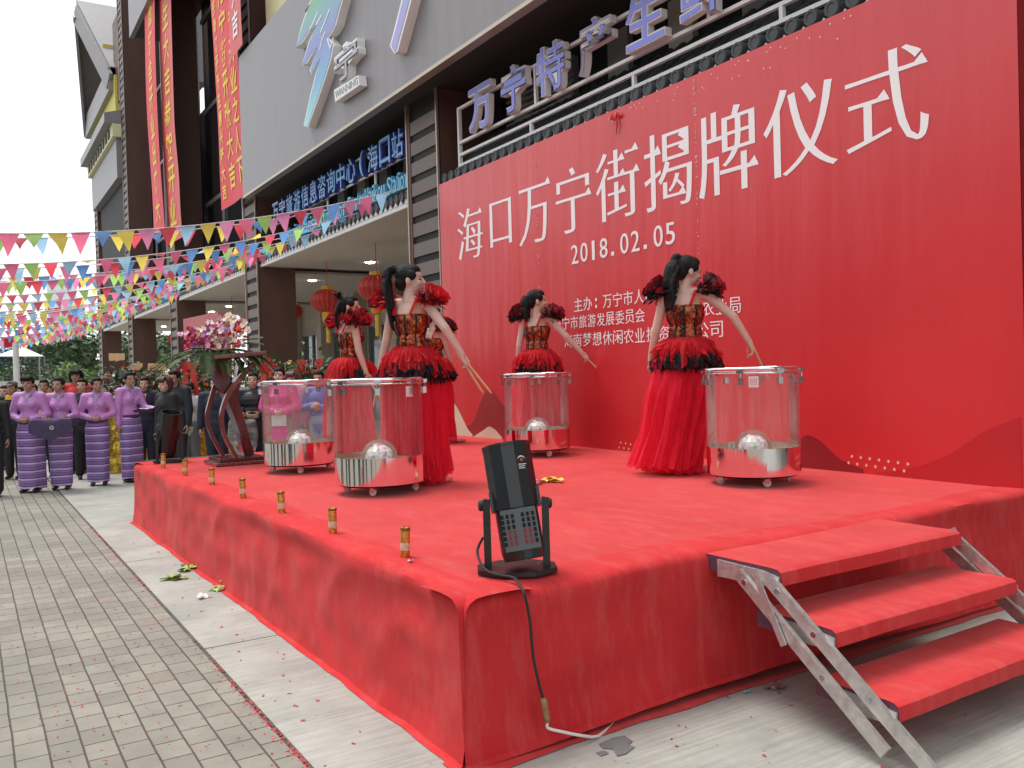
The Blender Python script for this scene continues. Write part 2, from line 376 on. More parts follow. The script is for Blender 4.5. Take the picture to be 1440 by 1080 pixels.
# canopies with tiles
def canopy(x0, x1, ribs=True):
    yf, zf = 6.0, 4.14
    cn = part(MB().box((x0, yf+.03, zf-.03), (x1, 10.9, zf+.03)), 'canopy_soffit', M_SOFF)
    mb = MB(); pitch = .2; n = int((x1-x0)/pitch); sl = math.tan(R(42)); dep = .85
    mb.add([(x0, yf+.03, zf+.06), (x1, yf+.03, zf+.06), (x1, yf+dep, zf+.06+sl*dep), (x0, yf+dep, zf+.06+sl*dep)], [(0, 1, 2, 3)])
    rad = .062; nseg = 6
    fine = x0 > -31
    for i in range(n):
        xc = x0+pitch*(i+.5)
        # barrel tile row, in overlapping lengths
        L_ = 6 if fine else 1
        for k in range(L_):
            d0 = dep*k/L_-.02; d1 = dep*(k+1)/L_
            r0 = rad; r1 = rad*.86
            vs = []; 
            for (d, r) in ((d0, r0), (d1, r1)):
                for j in range(nseg+1):
                    a = math.pi*j/nseg
                    vs.append((xc+r*math.cos(a), yf+d-r*math.sin(a)*.6, zf+.09+sl*d+r*math.sin(a)*.8))
            fs = [(j, j+1, nseg+2+j, nseg+1+j) for j in range(nseg)]
            mb.add(vs, fs, 0, True)
        # round end cap
        M_ = Matrix.Translation((xc, yf-.04, zf+.135)) @ Matrix.Rotation(R(90), 4, 'X')
        mb.lathe([(.001, .02), (.04, .02), (.046, .028), (.066, .028), (.07, .02), (.07, -.06)], 12, M=M_)
    t = part(mb, 'tile_roof', M_TILE, cn)
    fr = MB()   # white scalloped drip edge
    fr.box((x0, yf-.02, zf-.045), (x1, yf+.03, zf+.02))
    for i in range(n+1):
        xc = x0+pitch*i
        if xc < x0+.05 or xc > x1-.05: continue
        fr.poly([(xc-.075, yf-.03, zf+.02), (xc-.05, yf-.03, zf+.05), (xc, yf-.03, zf+.105), (xc+.05, yf-.03, zf+.05), (xc+.075, yf-.03, zf+.02)], .03, (0, 1, 0))
    part(fr, 'drip_edge', M_WHITE, cn)
    # downlights let into the soffit
    xx = x0+1.55
    while xx < x1-1:
        for yy in (8.1,):
            part(MB().lathe([(.001, 0), (.085, 0), (.1, -.012), (.1, .01)], 16, (xx, yy, zf-.035)), 'downlight', M_LAMP, cn)
        xx += 2.6
for a, b_ in zip(COLX[:-1], COLX[1:]): canopy(a+CW, b_)
# recessed wall above the canopies, with glass, beige piers and a louvred vent
for a, b_ in zip(COLX[:-1], COLX[1:]):
    up = 24 if b_ < -21 else ZS
    if b_ < -39: up = 10.2
    wb = part(MB().box((a+CW, 7.0, 4.2), (b_, 7.1, up)), 'upper_glazing', M_DGLASS)
    if b_ < -21 and b_ > -39:
        for k in range(3):
            part(MB().box((a+CW+2.1+2.2*k, 6.93, 4.9), (a+CW+2.2+2.2*k, 6.99, up)), 'mullion', M_MULL, wb)
        for z in (7.2, 10.2, 13.2): part(MB().box((a+CW, 6.94, z), (b_, 6.985, z+.12)), 'transom', M_MULL, wb)
        part(MB().box((b_-1.15, 6.75, 4.9), (b_-.75, 6.9, up)), 'pier', M_GREY, wb)
        lv = MB(); z = 5
        while z < up: lv.box((b_-.72, 6.82, z), (b_-.05, 6.9, z+.07)); z += .14
        part(lv, 'louvre', M_BLACK, wb)
    elif b_ > -21:
        for k in range(7):
            x = a+CW+.5+1.1*k
            m = (M_BEIGE, M_GREY, M_MULL)[k % 3]
            part(MB().box((x, 6.9, 4.75), (x+.38, 6.99, ZS)), 'pier', m, wb)
        lv = MB(); z = 4.95
        while z < 5.5: lv.box((a+CW+.4, 6.84, z), (a+CW+2.0, 6.9, z+.035)); z += .085
        part(lv, 'air_vent', M_MULL, wb)
# long grey fascia over the right bays
fx0, fx1, fy, fz0, fz1 = -19.7, 8, 5.43, 5.55, 8.68
fa = part(MB().box((fx0, fy, fz0+.03), (fx1, fy+.12, fz1)), 'fascia_panel', M_GREY)
part(MB().box((fx0, fy-.01, fz0-.02), (fx1, fy+.13, fz0+.028)), 'fascia_trim', M_GOLD, fa)
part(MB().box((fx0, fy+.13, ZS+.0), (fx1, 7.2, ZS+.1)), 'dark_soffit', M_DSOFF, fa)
part(MB().box((fx0, fy+.12, ZS+.1), (fx0+.1, 7.2, fz1)), 'fascia_return', M_GREY, fa)
part(MB().box((fx0+.5, fy+.5, fz1), (fx1, fy+.7, fz1+4)), 'yellow_wall', M_PALEY)
part(MB().box((fx0+.02, fy+.75, fz1-.5), (fx1, 8, fz1+4)), 'upper_wall', M_BROWN)
# upper fascia over the next bay to the left
part(MB().box((-33.6, 5.4, 13.85), (-22, 5.55, 17.5)), 'upper_fascia', M_GREY)
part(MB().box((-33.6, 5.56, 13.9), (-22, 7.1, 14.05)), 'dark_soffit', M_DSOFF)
# gallery back wall behind the canopies
bw = part(MB().box((-36, 10.9, 0), (12, 11.2, 4.11)), 'back_wall', M_BEIGE)
x = -35
while x < 0:
    sw = part(MB().box((x+.3, 10.82, .1), (x+2.3, 10.89, 3.0)), 'shop_window', M_GGLASS, bw)
    part(MB().box((x+.25, 10.78, 3.001), (x+2.35, 10.9, 3.12)), 'window_frame', M_MULL, bw)
    for xx in (x+.25, x+1.27, x+2.30): part(MB().box((xx, 10.76, 0), (xx+.05, 10.815, 3.0)), 'window_frame', M_MULL, bw)
    part(MB().box((x+2.5, 10.5, 0), (x+2.95, 10.89, 4.1)), 'pier', M_BEIGE, bw)
    x += 3.1
part(MB().box((-20.6, 10.2, 0), (-20.3, 10.7, 4.1)), 'pipe_casing', M_BROWN, bw)
part(MB().box((-20.2, 10.15, 2.35), (-13, 10.3, 2.75)), 'shop_fascia', pm('dark maroon board', (.10, .03, .03), .5), bw)
for k in range(6):
    part(MB().box((-19.5+1.05*k, 10.6, 1.2), (-18.65+1.05*k, 10.66, 2.3)), 'glowing_pane', pm('bright pane', (.55, .62, .6), .3, var=.1, emit=(.8, .95, .9), estr=.35), bw)  # faint glow put into the pane material itself
# end block on the far left: fascia box, slotted frieze, eave, yellow attic and gable with wide barge boards
K = 1.1875
def kp(x, y, z): return (x*K, y*K, (z-CAM_H)*K+CAM_H)
yb = 4.8*K
bx0, bx1 = -47.9, -39.62
part(MB().box((bx0, yb, kp(0, 0, 8.75)[2]), (bx1, 8, kp(0, 0, 10.15)[2])), 'grey_fascia_box', M_GREY)
part(MB().box((bx0+.6, yb+.3, 4.9), (bx1-.6, yb+.34, kp(0, 0, 8.75)[2]-.02)), 'dark_window', M_BLACK)
z1 = kp(0, 0, 10.15)[2]; z2 = z1+.55
fz = part(MB().box((bx0-.2, yb-.15, z1+.01), (bx1+.2, 8, z2)), 'frieze', M_PALEY)
sm_ = MB(); x = bx0+.5
while x < bx1-.3: sm_.box((x, yb-.19, z1+.12), (x+.42, yb-.16, z2-.08)); x += .85
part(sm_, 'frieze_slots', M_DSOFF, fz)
ev = MB().poly([(bx0-.3, yb-.45, z2+.02), (bx0-.3, yb-.45, z2+.4), (bx0-.3, 8, z2+1.2), (bx0-.3, 8, z2+.02)], bx1-bx0+.5, (1, 0, 0))
part(ev, 'eave', M_GREY)
ay0, az0, az1 = yb+.1, z2+.3, 14.6
part(MB().box((bx0+.4, ay0, az0), (bx1-.5, 8, az1)), 'attic_wall', M_YEL)
apx, apy, apz = -43.4, 4.1*1.0, 18.6
gl, gr = Vector((-49.3, yb, 14.65)), Vector((-40.5, yb, 14.7)); ap = Vector((-44.8, 4.95, 19.0))
def slope(e, name):
    e = Vector(e); back = Vector((0, 4.2, 0)); up = Vector((0, 0, .35))
    vs = [e, ap, ap+back, e+back, e+up, ap+up, ap+back+up, e+back+up]
    part(MB().add(vs, [(0, 3, 2, 1), (4, 5, 6, 7), (0, 1, 5, 4), (1, 2, 6, 5), (2, 3, 7, 6), (3, 0, 4, 7)]), name, M_GREY)
slope(gl, 'gable_roof'); slope(gr, 'gable_roof')
for e in (gl, gr):
    part(MB().bar(tuple(e+Vector((0, -.05, -.3))), tuple(ap+Vector((0, -.05, -.3))), .12, .75, (0, 0, 1)), 'barge_board', M_GREY)
part(MB().box((gl[0]+.3, yb-.1, 14.0), (gr[0], yb+.25, 15.0)), 'gable_beam', M_GREY)
part(MB().add([tuple(gl+Vector((.8, 1.6, 0))), tuple(gr+Vector((-.8, 1.6, 0))), tuple(ap+Vector((0, 2.2, -.3)))], [(0, 1, 2)]), 'gable_wall', M_DSOFF)
part(MB().box((gr[0]-2.3, yb-.1, 15.3), (gr[0]-1.2, yb+.5, 16.4)), 'gable_ornament', M_YEL)
part(MB().box((-40.9, yb+.2, 13.4), (-39.56, 8, 17.0)), 'stair_tower', M_BROWN)
part(MB().box((bx1-.8, 7.2, 14), (bx1+2, 9, 21)), 'roof_screen', M_GREY)
part(MB().box((-49, 7.2, 0), (-39, 12, 4.0)) , 'end_wall', M_BEIGE) if False else None
# rest of the building mass behind the front
part(MB().box((-49, 8.2, 4.2), (10, 25, 12)), 'main_block', M_BROWN)
# ================================================================ STAGE
def carpet_material(crease=0.0, name='red carpet felt'):
    m, t, b, N, L = tex_mat(name)
    tc = N('ShaderNodeTexCoord')
    n = N('ShaderNodeTexNoise'); n.inputs['Scale'].default_value = 1.7; n.inputs['Detail'].default_value = 8; n.inputs['Roughness'].default_value = 0.65
    L(tc.outputs['Object'], n.inputs['Vector'])
    cr = N('ShaderNodeValToRGB'); cr.color_ramp.elements[0].position = 0.3; cr.color_ramp.elements[1].position = 0.7
    cr.color_ramp.elements[0].color = (0.50, 0.022, 0.026, 1); cr.color_ramp.elements[1].color = (0.60, 0.034, 0.038, 1)
    L(n.outputs['Fac'], cr.inputs['Fac'])
    # pale footprints and dust rubbed into the pile
    mp = N('ShaderNodeMapping'); mp.inputs['Scale'].default_value = (2.0, 5.0, 1); L(tc.outputs['Object'], mp.inputs['Vector'])
    n2 = N('ShaderNodeTexNoise'); n2.inputs['Scale'].default_value = 2.2; n2.inputs['Detail'].default_value = 9; n2.inputs['Roughness'].default_value = 0.75
    L(mp.outputs[0], n2.inputs['Vector'])
    c2 = N('ShaderNodeValToRGB'); c2.color_ramp.elements[0].position = 0.48; c2.color_ramp.elements[1].position = 0.75
    c2.color_ramp.elements[0].color = (0, 0, 0, 1); c2.color_ramp.elements[1].color = (.5, .5, .5, 1); L(n2.outputs['Fac'], c2.inputs['Fac'])
    mx = N('ShaderNodeMixRGB'); mx.inputs['Color2'].default_value = (0.62, 0.13, 0.12, 1); L(c2.outputs['Color'], mx.inputs['Fac']); L(cr.outputs['Color'], mx.inputs['Color1'])
    L(mx.outputs[0], b.inputs['Base Color']); b.inputs['Roughness'].default_value = 0.95; b.inputs['Specular IOR Level'].default_value = 0.2
    b.inputs['Sheen Weight'].default_value = 0.33; b.inputs['Sheen Roughness'].default_value = 0.45; b.inputs['Sheen Tint'].default_value = (1, .55, .5, 1)
    nf = N('ShaderNodeTexNoise'); nf.inputs['Scale'].default_value = 350; L(tc.outputs['Object'], nf.inputs['Vector'])
    bp = N('ShaderNodeBump'); bp.inputs['Strength'].default_value = 0.25; bp.inputs['Distance'].default_value = 0.003; L(nf.outputs['Fac'], bp.inputs['Height']); L(bp.outputs[0], b.inputs['Normal'])
    if crease:      # sharp little folds where the felt is stretched over the edge
        m4 = N('ShaderNodeMapping'); m4.inputs['Scale'].default_value = (1.0, 1.0, 1.5); m4.inputs['Rotation'].default_value = (.3, .5, .2); L(tc.outputs['Object'], m4.inputs['Vector'])
        nr = N('ShaderNodeTexNoise'); nr.noise_type = 'RIDGED_MULTIFRACTAL'; nr.inputs['Scale'].default_value = 1.9; nr.inputs['Detail'].default_value = 3; nr.inputs['Distortion'].default_value = .6; L(m4.outputs[0], nr.inputs['Vector'])
        b4 = N('ShaderNodeBump'); b4.inputs['Strength'].default_value = crease; b4.inputs['Distance'].default_value = 0.03; L(nr.outputs['Fac'], b4.inputs['Height']); L(bp.outputs[0], b4.inputs['Normal']); L(b4.outputs[0], b.inputs['Normal'])
    return m
M_CARP = carpet_material(); M_CARPS = carpet_material(.55, 'red carpet felt creased'); M_CARPS.node_tree.nodes['Principled BSDF'].inputs['Sheen Weight'].default_value = .12
ZT = 0.63
stage = thing('stage', 'low stage wrapped in creased red carpet in front of the red backdrop', 'stage', (-6.4, 3.5, 0))
CA, CB, CC, CDn = np.array([-2.80, 1.53]), np.array([-9.74, 1.47]), np.array([-10.40, 5.6]), np.array([-2.80, 5.6])
def skirt(p, q, seed, n, name, flare=.05, lift=None, rag=.012, e0=0.0, e1=0.0):
    """carpet hanging over the edge p->q (outward = left-hand normal)"""
    d = (q-p); Ln = np.linalg.norm(d); d = d/Ln; out = np.array([d[1], -d[0]])
    prof = [(-.30, -.016), (-.22, -.002), (-.14, 0), (-.08, -.001), (-.04, -.005), (-.012, -.018), (.004, -.04), (.010, -.08)]
    prof += [(.012+flare*((k/16.0)**2.2), -.08-(ZT-.095)*k/16.0) for k in range(1, 17)]
    prof += [(.012+flare+.012, -ZT+.008), (.012+flare+.03, -ZT+.0075)]
    prof = np.array(prof); S = np.linspace(-e0, Ln+e1, n); P = np.zeros((n, len(prof), 3))
    uu, kk = np.meshgrid(S, np.arange(len(prof)), indexing='ij')
    o_ = np.broadcast_to(prof[:, 0], uu.shape).copy(); z_ = np.broadcast_to(prof[:, 1], uu.shape).copy()
    q2 = np.stack([uu*1.0, z_*1.6], -1)
    w1 = fnoise(q2, seed, 4, 2.2); w2 = fnoise(np.stack([uu*1.0+z_*1.2, z_*.5], -1), seed+5, 4, 6.0); w3 = fnoise(np.stack([uu*.35, z_*3], -1), seed+9, 3, 3.5)
    hang = np.clip((-z_)/.12, 0, 1)*np.clip((z_+ZT-.005)/.1, 0, 1)
    crease = np.maximum(0, np.abs(fnoise(np.stack([uu*1.3+z_*.8, z_*2.2-uu*.3], -1), seed+20, 3, 2.6))-.05)
    o_ += hang*(.016*w1+.007*w2-.034*crease+.012*w3)*(np.clip(uu/.25, .15, 1)*np.clip((Ln-uu)/.25, .15, 1))
    low = np.clip((-z_-ZT+.1)/.1, 0, 1)
    o_ += low*.013*fnoise(np.stack([uu], -1), seed+2, 4, 5.0)
    edge = np.exp(-((z_+.02)/.05)**2)
    z_ = z_ + edge*(.010*fnoise(np.stack([uu, o_*2], -1), seed+3, 4, 3.0)-.004)
    z_ = np.where(kk == 0, -.018, z_)
    if lift is not None:
        lf = np.interp(uu, *lift); z_ = z_ + lf*np.clip((-z_/ZT), 0, 1)
    pos = p[None, None, :]+uu[..., None]*d+o_[..., None]*out
    P[..., :2] = pos; P[..., 2] = np.maximum(ZT+z_, .0065)
    return MB().grid(P).build(name, M_CARPS, stage)
skirt(CB, CA, 3, 330, 'front_skirt', .022, e1=.022)
skirt(CA, CDn, 11, 220, 'side_skirt', .02, lift=([0, .5, 1.6, 3.0, 4.2], [.0, .02, .05, .02, 0]), e0=.03)
skirt(CC, CB, 17, 160, 'end_skirt', .03)
nx, ny = 120, 70
u = np.linspace(.022, .978, nx)[:, None]; v = np.linspace(.035, 1, ny)[None, :]
P = np.zeros((nx, ny, 3))
for k in range(2):
    P[..., k] = (CB[k]*(1-u)+CA[k]*u)*(1-v)+(CC[k]*(1-u)+CDn[k]*u)*v
cx, cy = -6.4, 3.55
P[..., 0] += -np.sign(P[..., 0]-cx)*.0*1; P[..., 2] = ZT-.003+.004*fnoise(P[..., :2], 31, 4, 1.2)
# keep clear of the rolled edge
uu_ = np.clip(np.minimum(u*7, (1-u)*7.0)/.22, 0, 1)*np.clip(v*4.1/.22, 0, 1)
P[..., 2] -= .010*(1-uu_)
MB().grid(P).build('carpet_top', M_CARP, stage)
MB().box((-10.2, 1.62, 0.02), (-2.92, 5.58, ZT-.03)).build('platform_frame', M_BLACK, stage)
fl = MB(); n = 60
e = np.linspace(0, 4.1, n); Pf = np.zeros((n, 2, 3)); Pf[:, 0, 0] = -2.86; Pf[:, 1, 0] = -2.70+.03*fnoise(e[:, None], 41, 4, 3.0); Pf[:, :, 1] = 1.45+e[:, None]; Pf[:, :, 2] = .0085
fl.grid(Pf).build('carpet_flap', M_CARP, stage)
# ================================================================ BACKDROP
def vinyl():
    m, t, b, N, L = tex_mat('printed red vinyl')
    tc = N('ShaderNodeTexCoord')
    n = N('ShaderNodeTexNoise'); n.inputs['Scale'].default_value = .5; n.inputs['Detail'].default_value = 4; L(tc.outputs['Object'], n.inputs['Vector'])
    cr = N('ShaderNodeValToRGB'); cr.color_ramp.elements[0].position = 0.3; cr.color_ramp.elements[1].position = 0.7
    cr.color_ramp.elements[0].color = (0.56, 0.026, 0.032, 1); cr.color_ramp.elements[1].color = (0.63, 0.034, 0.040, 1); L(n.outputs['Fac'], cr.inputs['Fac']); L(cr.outputs['Color'], b.inputs['Base Color'])
    b.inputs['Roughness'].default_value = 0.30; b.inputs['Specular IOR Level'].default_value = 0.75
    mp = N('ShaderNodeMapping'); mp.inputs['Scale'].default_value = (2.4, 1, .30); L(tc.outputs['Object'], mp.inputs['Vector'])
    n2 = N('ShaderNodeTexNoise'); n2.inputs['Scale'].default_value = 1.5; n2.inputs['Detail'].default_value = 5; L(mp.outputs[0], n2.inputs['Vector'])
    bp = N('ShaderNodeBump'); bp.inputs['Strength'].default_value = 0.3; bp.inputs['Distance'].default_value = 0.05; L(n2.outputs['Fac'], bp.inputs['Height']); L(bp.outputs[0], b.inputs['Normal'])
    return m
M_VIN = vinyl()
M_PRW = pm('white print', (0.85, 0.84, 0.84), 0.42, var=0.02)
BY = 5.55; BX0, BX1, BZ0, BZ1 = -10.5, -2.84, ZT-.02, 4.03
bd = thing('backdrop', 'tall red ceremony backdrop with large white Chinese lettering along the back of the stage', 'backdrop', (-6.67, 5.65, ZT))
nx, nz = 90, 40
U, V_ = np.meshgrid(np.linspace(BX0, BX1, nx), np.linspace(BZ0, BZ1, nz), indexing='ij')
Pb = np.stack([U, BY+0*U, V_], -1)
mb = MB().grid(Pb, smooth=True)
mb.build('printed_sheet', M_VIN, bd)
fm = MB(); fm.box((BX0, BY+.012, BZ0), (BX1, BY+.26, BZ1))
fm.build('sheet_frame', pm('backdrop edge red', (.33, .012, .016), .5, var=.1), bd)
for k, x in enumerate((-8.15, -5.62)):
    mb = MB()      # glints along a creased seam, painted as pale flecks
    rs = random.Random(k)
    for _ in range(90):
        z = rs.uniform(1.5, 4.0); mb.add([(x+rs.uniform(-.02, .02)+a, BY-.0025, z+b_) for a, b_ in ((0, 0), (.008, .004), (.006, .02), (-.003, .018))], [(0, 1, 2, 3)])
    mb.build('seam_glints', pm('seam glint', (.75, .30, .30), .35, var=0), bd)
tt = [('海', -10.02, -9.37, 2.925, 3.575), ('口', -9.19, -8.69, 2.99, 3.53), ('万', -8.53, -7.87, 2.91, 3.61), ('宁', -7.775, -7.135, 2.925, 3.615), ('街', -7.06, -6.375, 2.945, 3.635),
      ('揭', -6.31, -5.67, 2.925, 3.64), ('牌', -5.59, -4.905, 2.92, 3.645), ('仪', -4.85, -4.15, 2.935, 3.625), ('式', -4.075, -3.425, 2.955, 3.625)]
for ch, x0, x1, z0, z1 in tt:
    mb = MB(); put_text(mb, ch, x0, z0, x1, z1, BY-.0028, .001, dx=.010, dy=-.010 if ch in '牌揭' else -.016, serif=True); mb.build('title_character', M_PRW, bd)
def line(txt, x0, x1, z0, z1, name, dx=.004, dy=-.004, gaps=None):
    mb = MB(); n = len(txt); wch = (x1-x0)/n
    for i, ch in enumerate(txt):
        if ch in ' 　': continue
        a = x0+wch*i
        if ch in '：:': put_text(mb, '·', a+wch*.3, z0+.01, a+wch*.48, z0+.045, BY-.004, .003); put_text(mb, '·', a+wch*.3, z0+.08, a+wch*.48, z0+.115, BY-.004, .003); continue
        put_text(mb, ch, a+wch*.05, z0, a+wch*.95, z1, BY-.0028, .001, dx=dx, dy=dy, serif=True)
    mb.build(name, M_PRW, bd)
mb = MB(); x = -7.525; adv = .1645
for ch in '2018.02.05':
    if ch == '.': mb.box((x+.03, BY-.006, 2.59), (x+.075, BY-.002, 2.63))
    elif ch == '1': put_text(mb, ch, x+.045, 2.585, x+.09, 2.785, BY-.004, .004, dx=.004)
    else: put_text(mb, ch, x+.01, 2.585, x+.135, 2.785, BY-.004, .004, dx=.004)
    x += adv
mb.build('date_text', M_PRW, bd)
line('主办：万宁市人民政府', -7.50, -5.86, 2.075, 2.215, 'sponsor_line')
line('万宁市旅游发展委员会　　万宁市农业局', -7.88, -5.13, 1.895, 2.03, 'sponsor_line')
line('海南梦想休闲农业投资有限公司', -7.70, -5.34, 1.70, 1.84, 'sponsor_line')
def hill(pts, y, m, name):
    pts = np.array(pts, float); xs = np.linspace(pts[0, 0], pts[-1, 0], 60)
    # smooth ridge through the given points
    zs = np.interp(xs, pts[:, 0], pts[:, 1]); k = np.ones(7)/7; zz = np.convolve(np.pad(zs, 3, 'edge'), k, 'valid')
    poly = [(x, y, z) for x, z in zip(xs, zz)]+[(pts[-1, 0], y, BZ0+.01), (pts[0, 0], y, BZ0+.01)]
    MB().poly(poly, .002, (0, 1, 0)).build(name, m, bd)
M_H1 = pm('print cream', (.62, .60, .44), .42, var=.06, vscale=3); M_H2 = pm('print maroon', (.27, .018, .022), .42, var=.1, vscale=2); M_H3 = pm('print deep red', (.50, .023, .028), .42, var=.06, vscale=2)
M_GD = pm('print gold', (.75, .62, .36), .4, var=.05)
hill([(-10.2, .7), (-9.75, .80), (-9.5, 1.15), (-9.3, 1.28), (-9.1, 1.12), (-8.85, .95), (-8.6, .66)], BY-.0030, M_H2, 'printed_hill')
hill([(-10.49, .9), (-10.4, 1.06), (-10.3, 1.09), (-10.15, .98), (-9.9, .72), (-9.78, .65)], BY-.0060, M_H1, 'printed_hill')
hill([(-9.75, .63), (-9.5, .72), (-9.35, .78), (-9.2, .74), (-9.05, .65)], BY-.0062, M_H1, 'printed_hill')
hill([(-4.72, .64), (-4.62, .8), (-4.5, .90), (-4.38, .86), (-4.2, .72), (-4.0, .66)], BY-.0030, M_H2, 'printed_hill')
hill([(-3.9, .64), (-3.6, .70), (-3.35, .80), (-3.1, .98), (-2.87, 1.08)], BY-.0030, M_H3, 'printed_hill')
dm = MB()
for cx0, n, z0 in ((-6.8, 9, .66), (-4.12, 7, .70)):
    for i in range(n):
        for k in range(2):
            x = cx0+i*.075+k*.03; z = z0+.05*k-.004*i
            if z > ZT+.01: dm.add([(x-.012, BY-.0035, z), (x, BY-.0035, z-.014), (x+.012, BY-.0035, z), (x, BY-.0035, z+.014)], [(0, 1, 2, 3)])
for _ in range(46):
    x = random.uniform(-6.9, -3.6); z = 3.99-random.random()**2*.16; dm.add([(x-.007, BY-.0035, z), (x, BY-.0035, z-.01), (x+.007, BY-.0035, z), (x, BY-.0035, z+.01)], [(0, 1, 2, 3)])
dm.build('printed_dots', M_GD, bd)
rb = MB()
for a in (-1, 1): rb.tube([(-6.69, BY-.02, 3.93), (-6.69+a*.04, BY-.03, 3.97), (-6.69+a*.07, BY-.02, 3.94), (-6.69+a*.03, BY-.015, 3.92)], [.006, .016, .014, .006], 6)
rb.tube([(-6.69, BY-.02, 3.93), (-6.67, BY-.02, 3.86), (-6.69, BY-.02, 3.78)], [.008, .01, .006], 6)
M_RED = pm('bright red cloth', (.60, .012, .018), .6, var=.15, vscale=12)
tag(rb.build('ribbon_bow', M_RED), 'tiny red ribbon bow pinned at the top edge of the red backdrop', 'ribbon')
# ================================================================ SIGNS ON THE CANOPIES
M_LBLUE = pm('sign blue', (.25, .30, .86), .35, var=.05); M_LSIDE = pm('sign letter return', (.80, .78, .76), .5, var=.05); M_LCYAN = pm('sign light blue', (.16, .46, .78), .35, var=.05); M_NAVY = pm('sign navy', (.04, .07, .34), .4, var=.05)
YS = 5.93; sgs = YS/5.9
def zs_(z): return CAM_H+(z-CAM_H)*sgs
sg = thing('rooftop_sign', 'white framed rooftop sign of large violet blue block characters above the red backdrop', 'sign', (-7, YS, 4.3))
fr = MB()
for z in (5.18, 4.70, 4.53, 4.385): fr.box((-10.8, YS+.10, zs_(z)-.018), (-3.0, YS+.145, zs_(z)+.018))
fr.build('frame_rail', M_WHITE, sg)
for x in (-10.78,): MB().box((x-.02, YS+.097, zs_(4.36)), (x+.025, YS+.148, zs_(5.2))).build('frame_post', M_WHITE, sg)
for x in (-8.83, -5.9): MB().box((x-.02, YS+.102, zs_(4.70)), (x+.02, YS+.143, zs_(5.18))).build('frame_post', M_WHITE, sg)
for x in (-8.95, -7.0, -5.05): MB().box((x-.02, YS+.102, zs_(4.385)), (x+.02, YS+.143, zs_(4.53))).build('frame_post', M_WHITE, sg)
def channel(ch, x0, x1, z0, z1, y, depth, mface, parent, fat=.02, thin=-.012):
    mb = MB(); put_text(mb, ch, x0, z0, x1, z1, y+depth/2, depth, 0, dx=fat, dy=fat); put_text(mb, ch, x0+.012, z0+.012, x1-.012, z1-.012, y-.003, .006, 1, dx=thin, dy=thin)
    return mb.build('sign_letter', [M_LSIDE, mface], parent)
for i, ch in enumerate('万宁特产生鲜'):
    xc = (-10.0, -9.16, -8.35, -7.5, -6.68, -5.88)[i]; channel(ch, xc-.30, xc+.30, zs_(4.70), zs_(5.28), YS-.0, .085, M_LBLUE, sg, .034, .010)
sg2 = thing('rooftop_sign', 'blue outlined information centre sign with English line below, on the canopy left of the backdrop', 'sign', (-15.5, YS, 4.3))
fr = MB()
for z in (5.27, 4.90): fr.box((-19.3, YS+.08, zs_(z)-.015), (-12.22, YS+.115, zs_(z)+.015))
for x in (-18.5, -16, -13.7): fr.box((x-.02, YS+.082, 4.3), (x+.02, YS+.112, zs_(5.26)))
fr.build('frame_rail', M_LSIDE, sg2)
for i, ch in enumerate('万宁旅游信息咨询中心(海口站'):
    xc = -12.55-.49*(13-i); hw = .09 if ch == '(' else .215
    mb = MB(); put_text(mb, ch, xc-hw, zs_(4.87), xc+hw, zs_(5.32), YS+.02, .08, 0, dx=.03, dy=.03); put_text(mb, ch, xc-hw+.01, zs_(4.88), xc+hw-.01, zs_(5.31), YS-.024, .006, 1, dx=-.004, dy=-.004)
    mb.build('sign_letter', [M_NAVY, M_LCYAN], sg2)
x1 = -12.24; txt = 'Wanning Tourism Information Center(Haikou Station'
M_SCY = pm('sign cyan', (.14, .50, .72), .35, var=.03)
wids = [.42 if c in 'ilIt(r' else (1.3 if c in 'WmC' else (.55 if c == ' ' else 1.0)) for c in txt]; tot = sum(wids); x = -18.4
for c, wd in zip(txt, wids):
    wd = wd*6.16/tot
    if c != ' ':
        up = zs_(4.66) if c in 'WTICHStikfdhl(' else zs_(4.585)
        mb = MB(); put_text(mb, c, x+.008, zs_(4.37), x+wd-.008, up, YS+.04, .08, dx=.01); mb.build('english_letter', M_SCY, sg2)
    x += wd
# ---- emblem on the grey fascia
def zoomp(x, y): return at_y(400+x/5.686, y/5.686, FYE)
FYE = 5.29
def emblem_mat():
    m, t, b, N, L = tex_mat('emblem green to blue')
    tc = N('ShaderNodeTexCoord'); sp = N('ShaderNodeSeparateXYZ'); L(tc.outputs['Object'], sp.inputs[0])
    mr = N('ShaderNodeMapRange'); mr.inputs['From Min'].default_value = 0; mr.inputs['From Max'].default_value = 2.6; L(sp.outputs['Z'], mr.inputs['Value'])
    cr = N('ShaderNodeValToRGB'); els = cr.color_ramp.elements
    els[0].position = 0; els[0].color = (.30, .66, .70, 1); els[1].position = .95; els[1].color = (.10, .40, .14, 1)
    for p_, c_ in ((.22, (.14, .38, .62, 1)), (.45, (.20, .23, .56, 1)), (.6, (.18, .34, .46, 1)), (.75, (.14, .44, .24, 1))):
        e_ = els.new(p_); e_.color = c_
    L(mr.outputs[0], cr.inputs['Fac']); L(cr.outputs['Color'], b.inputs['Base Color']); b.inputs['Roughness'].default_value = .35
    return m
em = thing('wall_emblem', 'raised green to blue brush stroke emblem with a small white plaque on the grey fascia', 'emblem', tuple(zoomp(150, 1010)))
big = [(230, -60), (200, 30), (165, 120), (130, 220), (92, 385), (150, 335), (205, 240), (268, 180), (190, 340), (140, 520), (180, 505), (225, 430), (268, 375), (200, 560), (215, 600), (290, 460), (240, 620), (205, 760), (152, 1008),
       (190, 1015), (250, 850), (330, 620), (375, 470), (395, 360), (350, 300), (382, 255), (412, 200), (445, 75), (478, -40), (470, -150), (380, -190), (290, -150)]
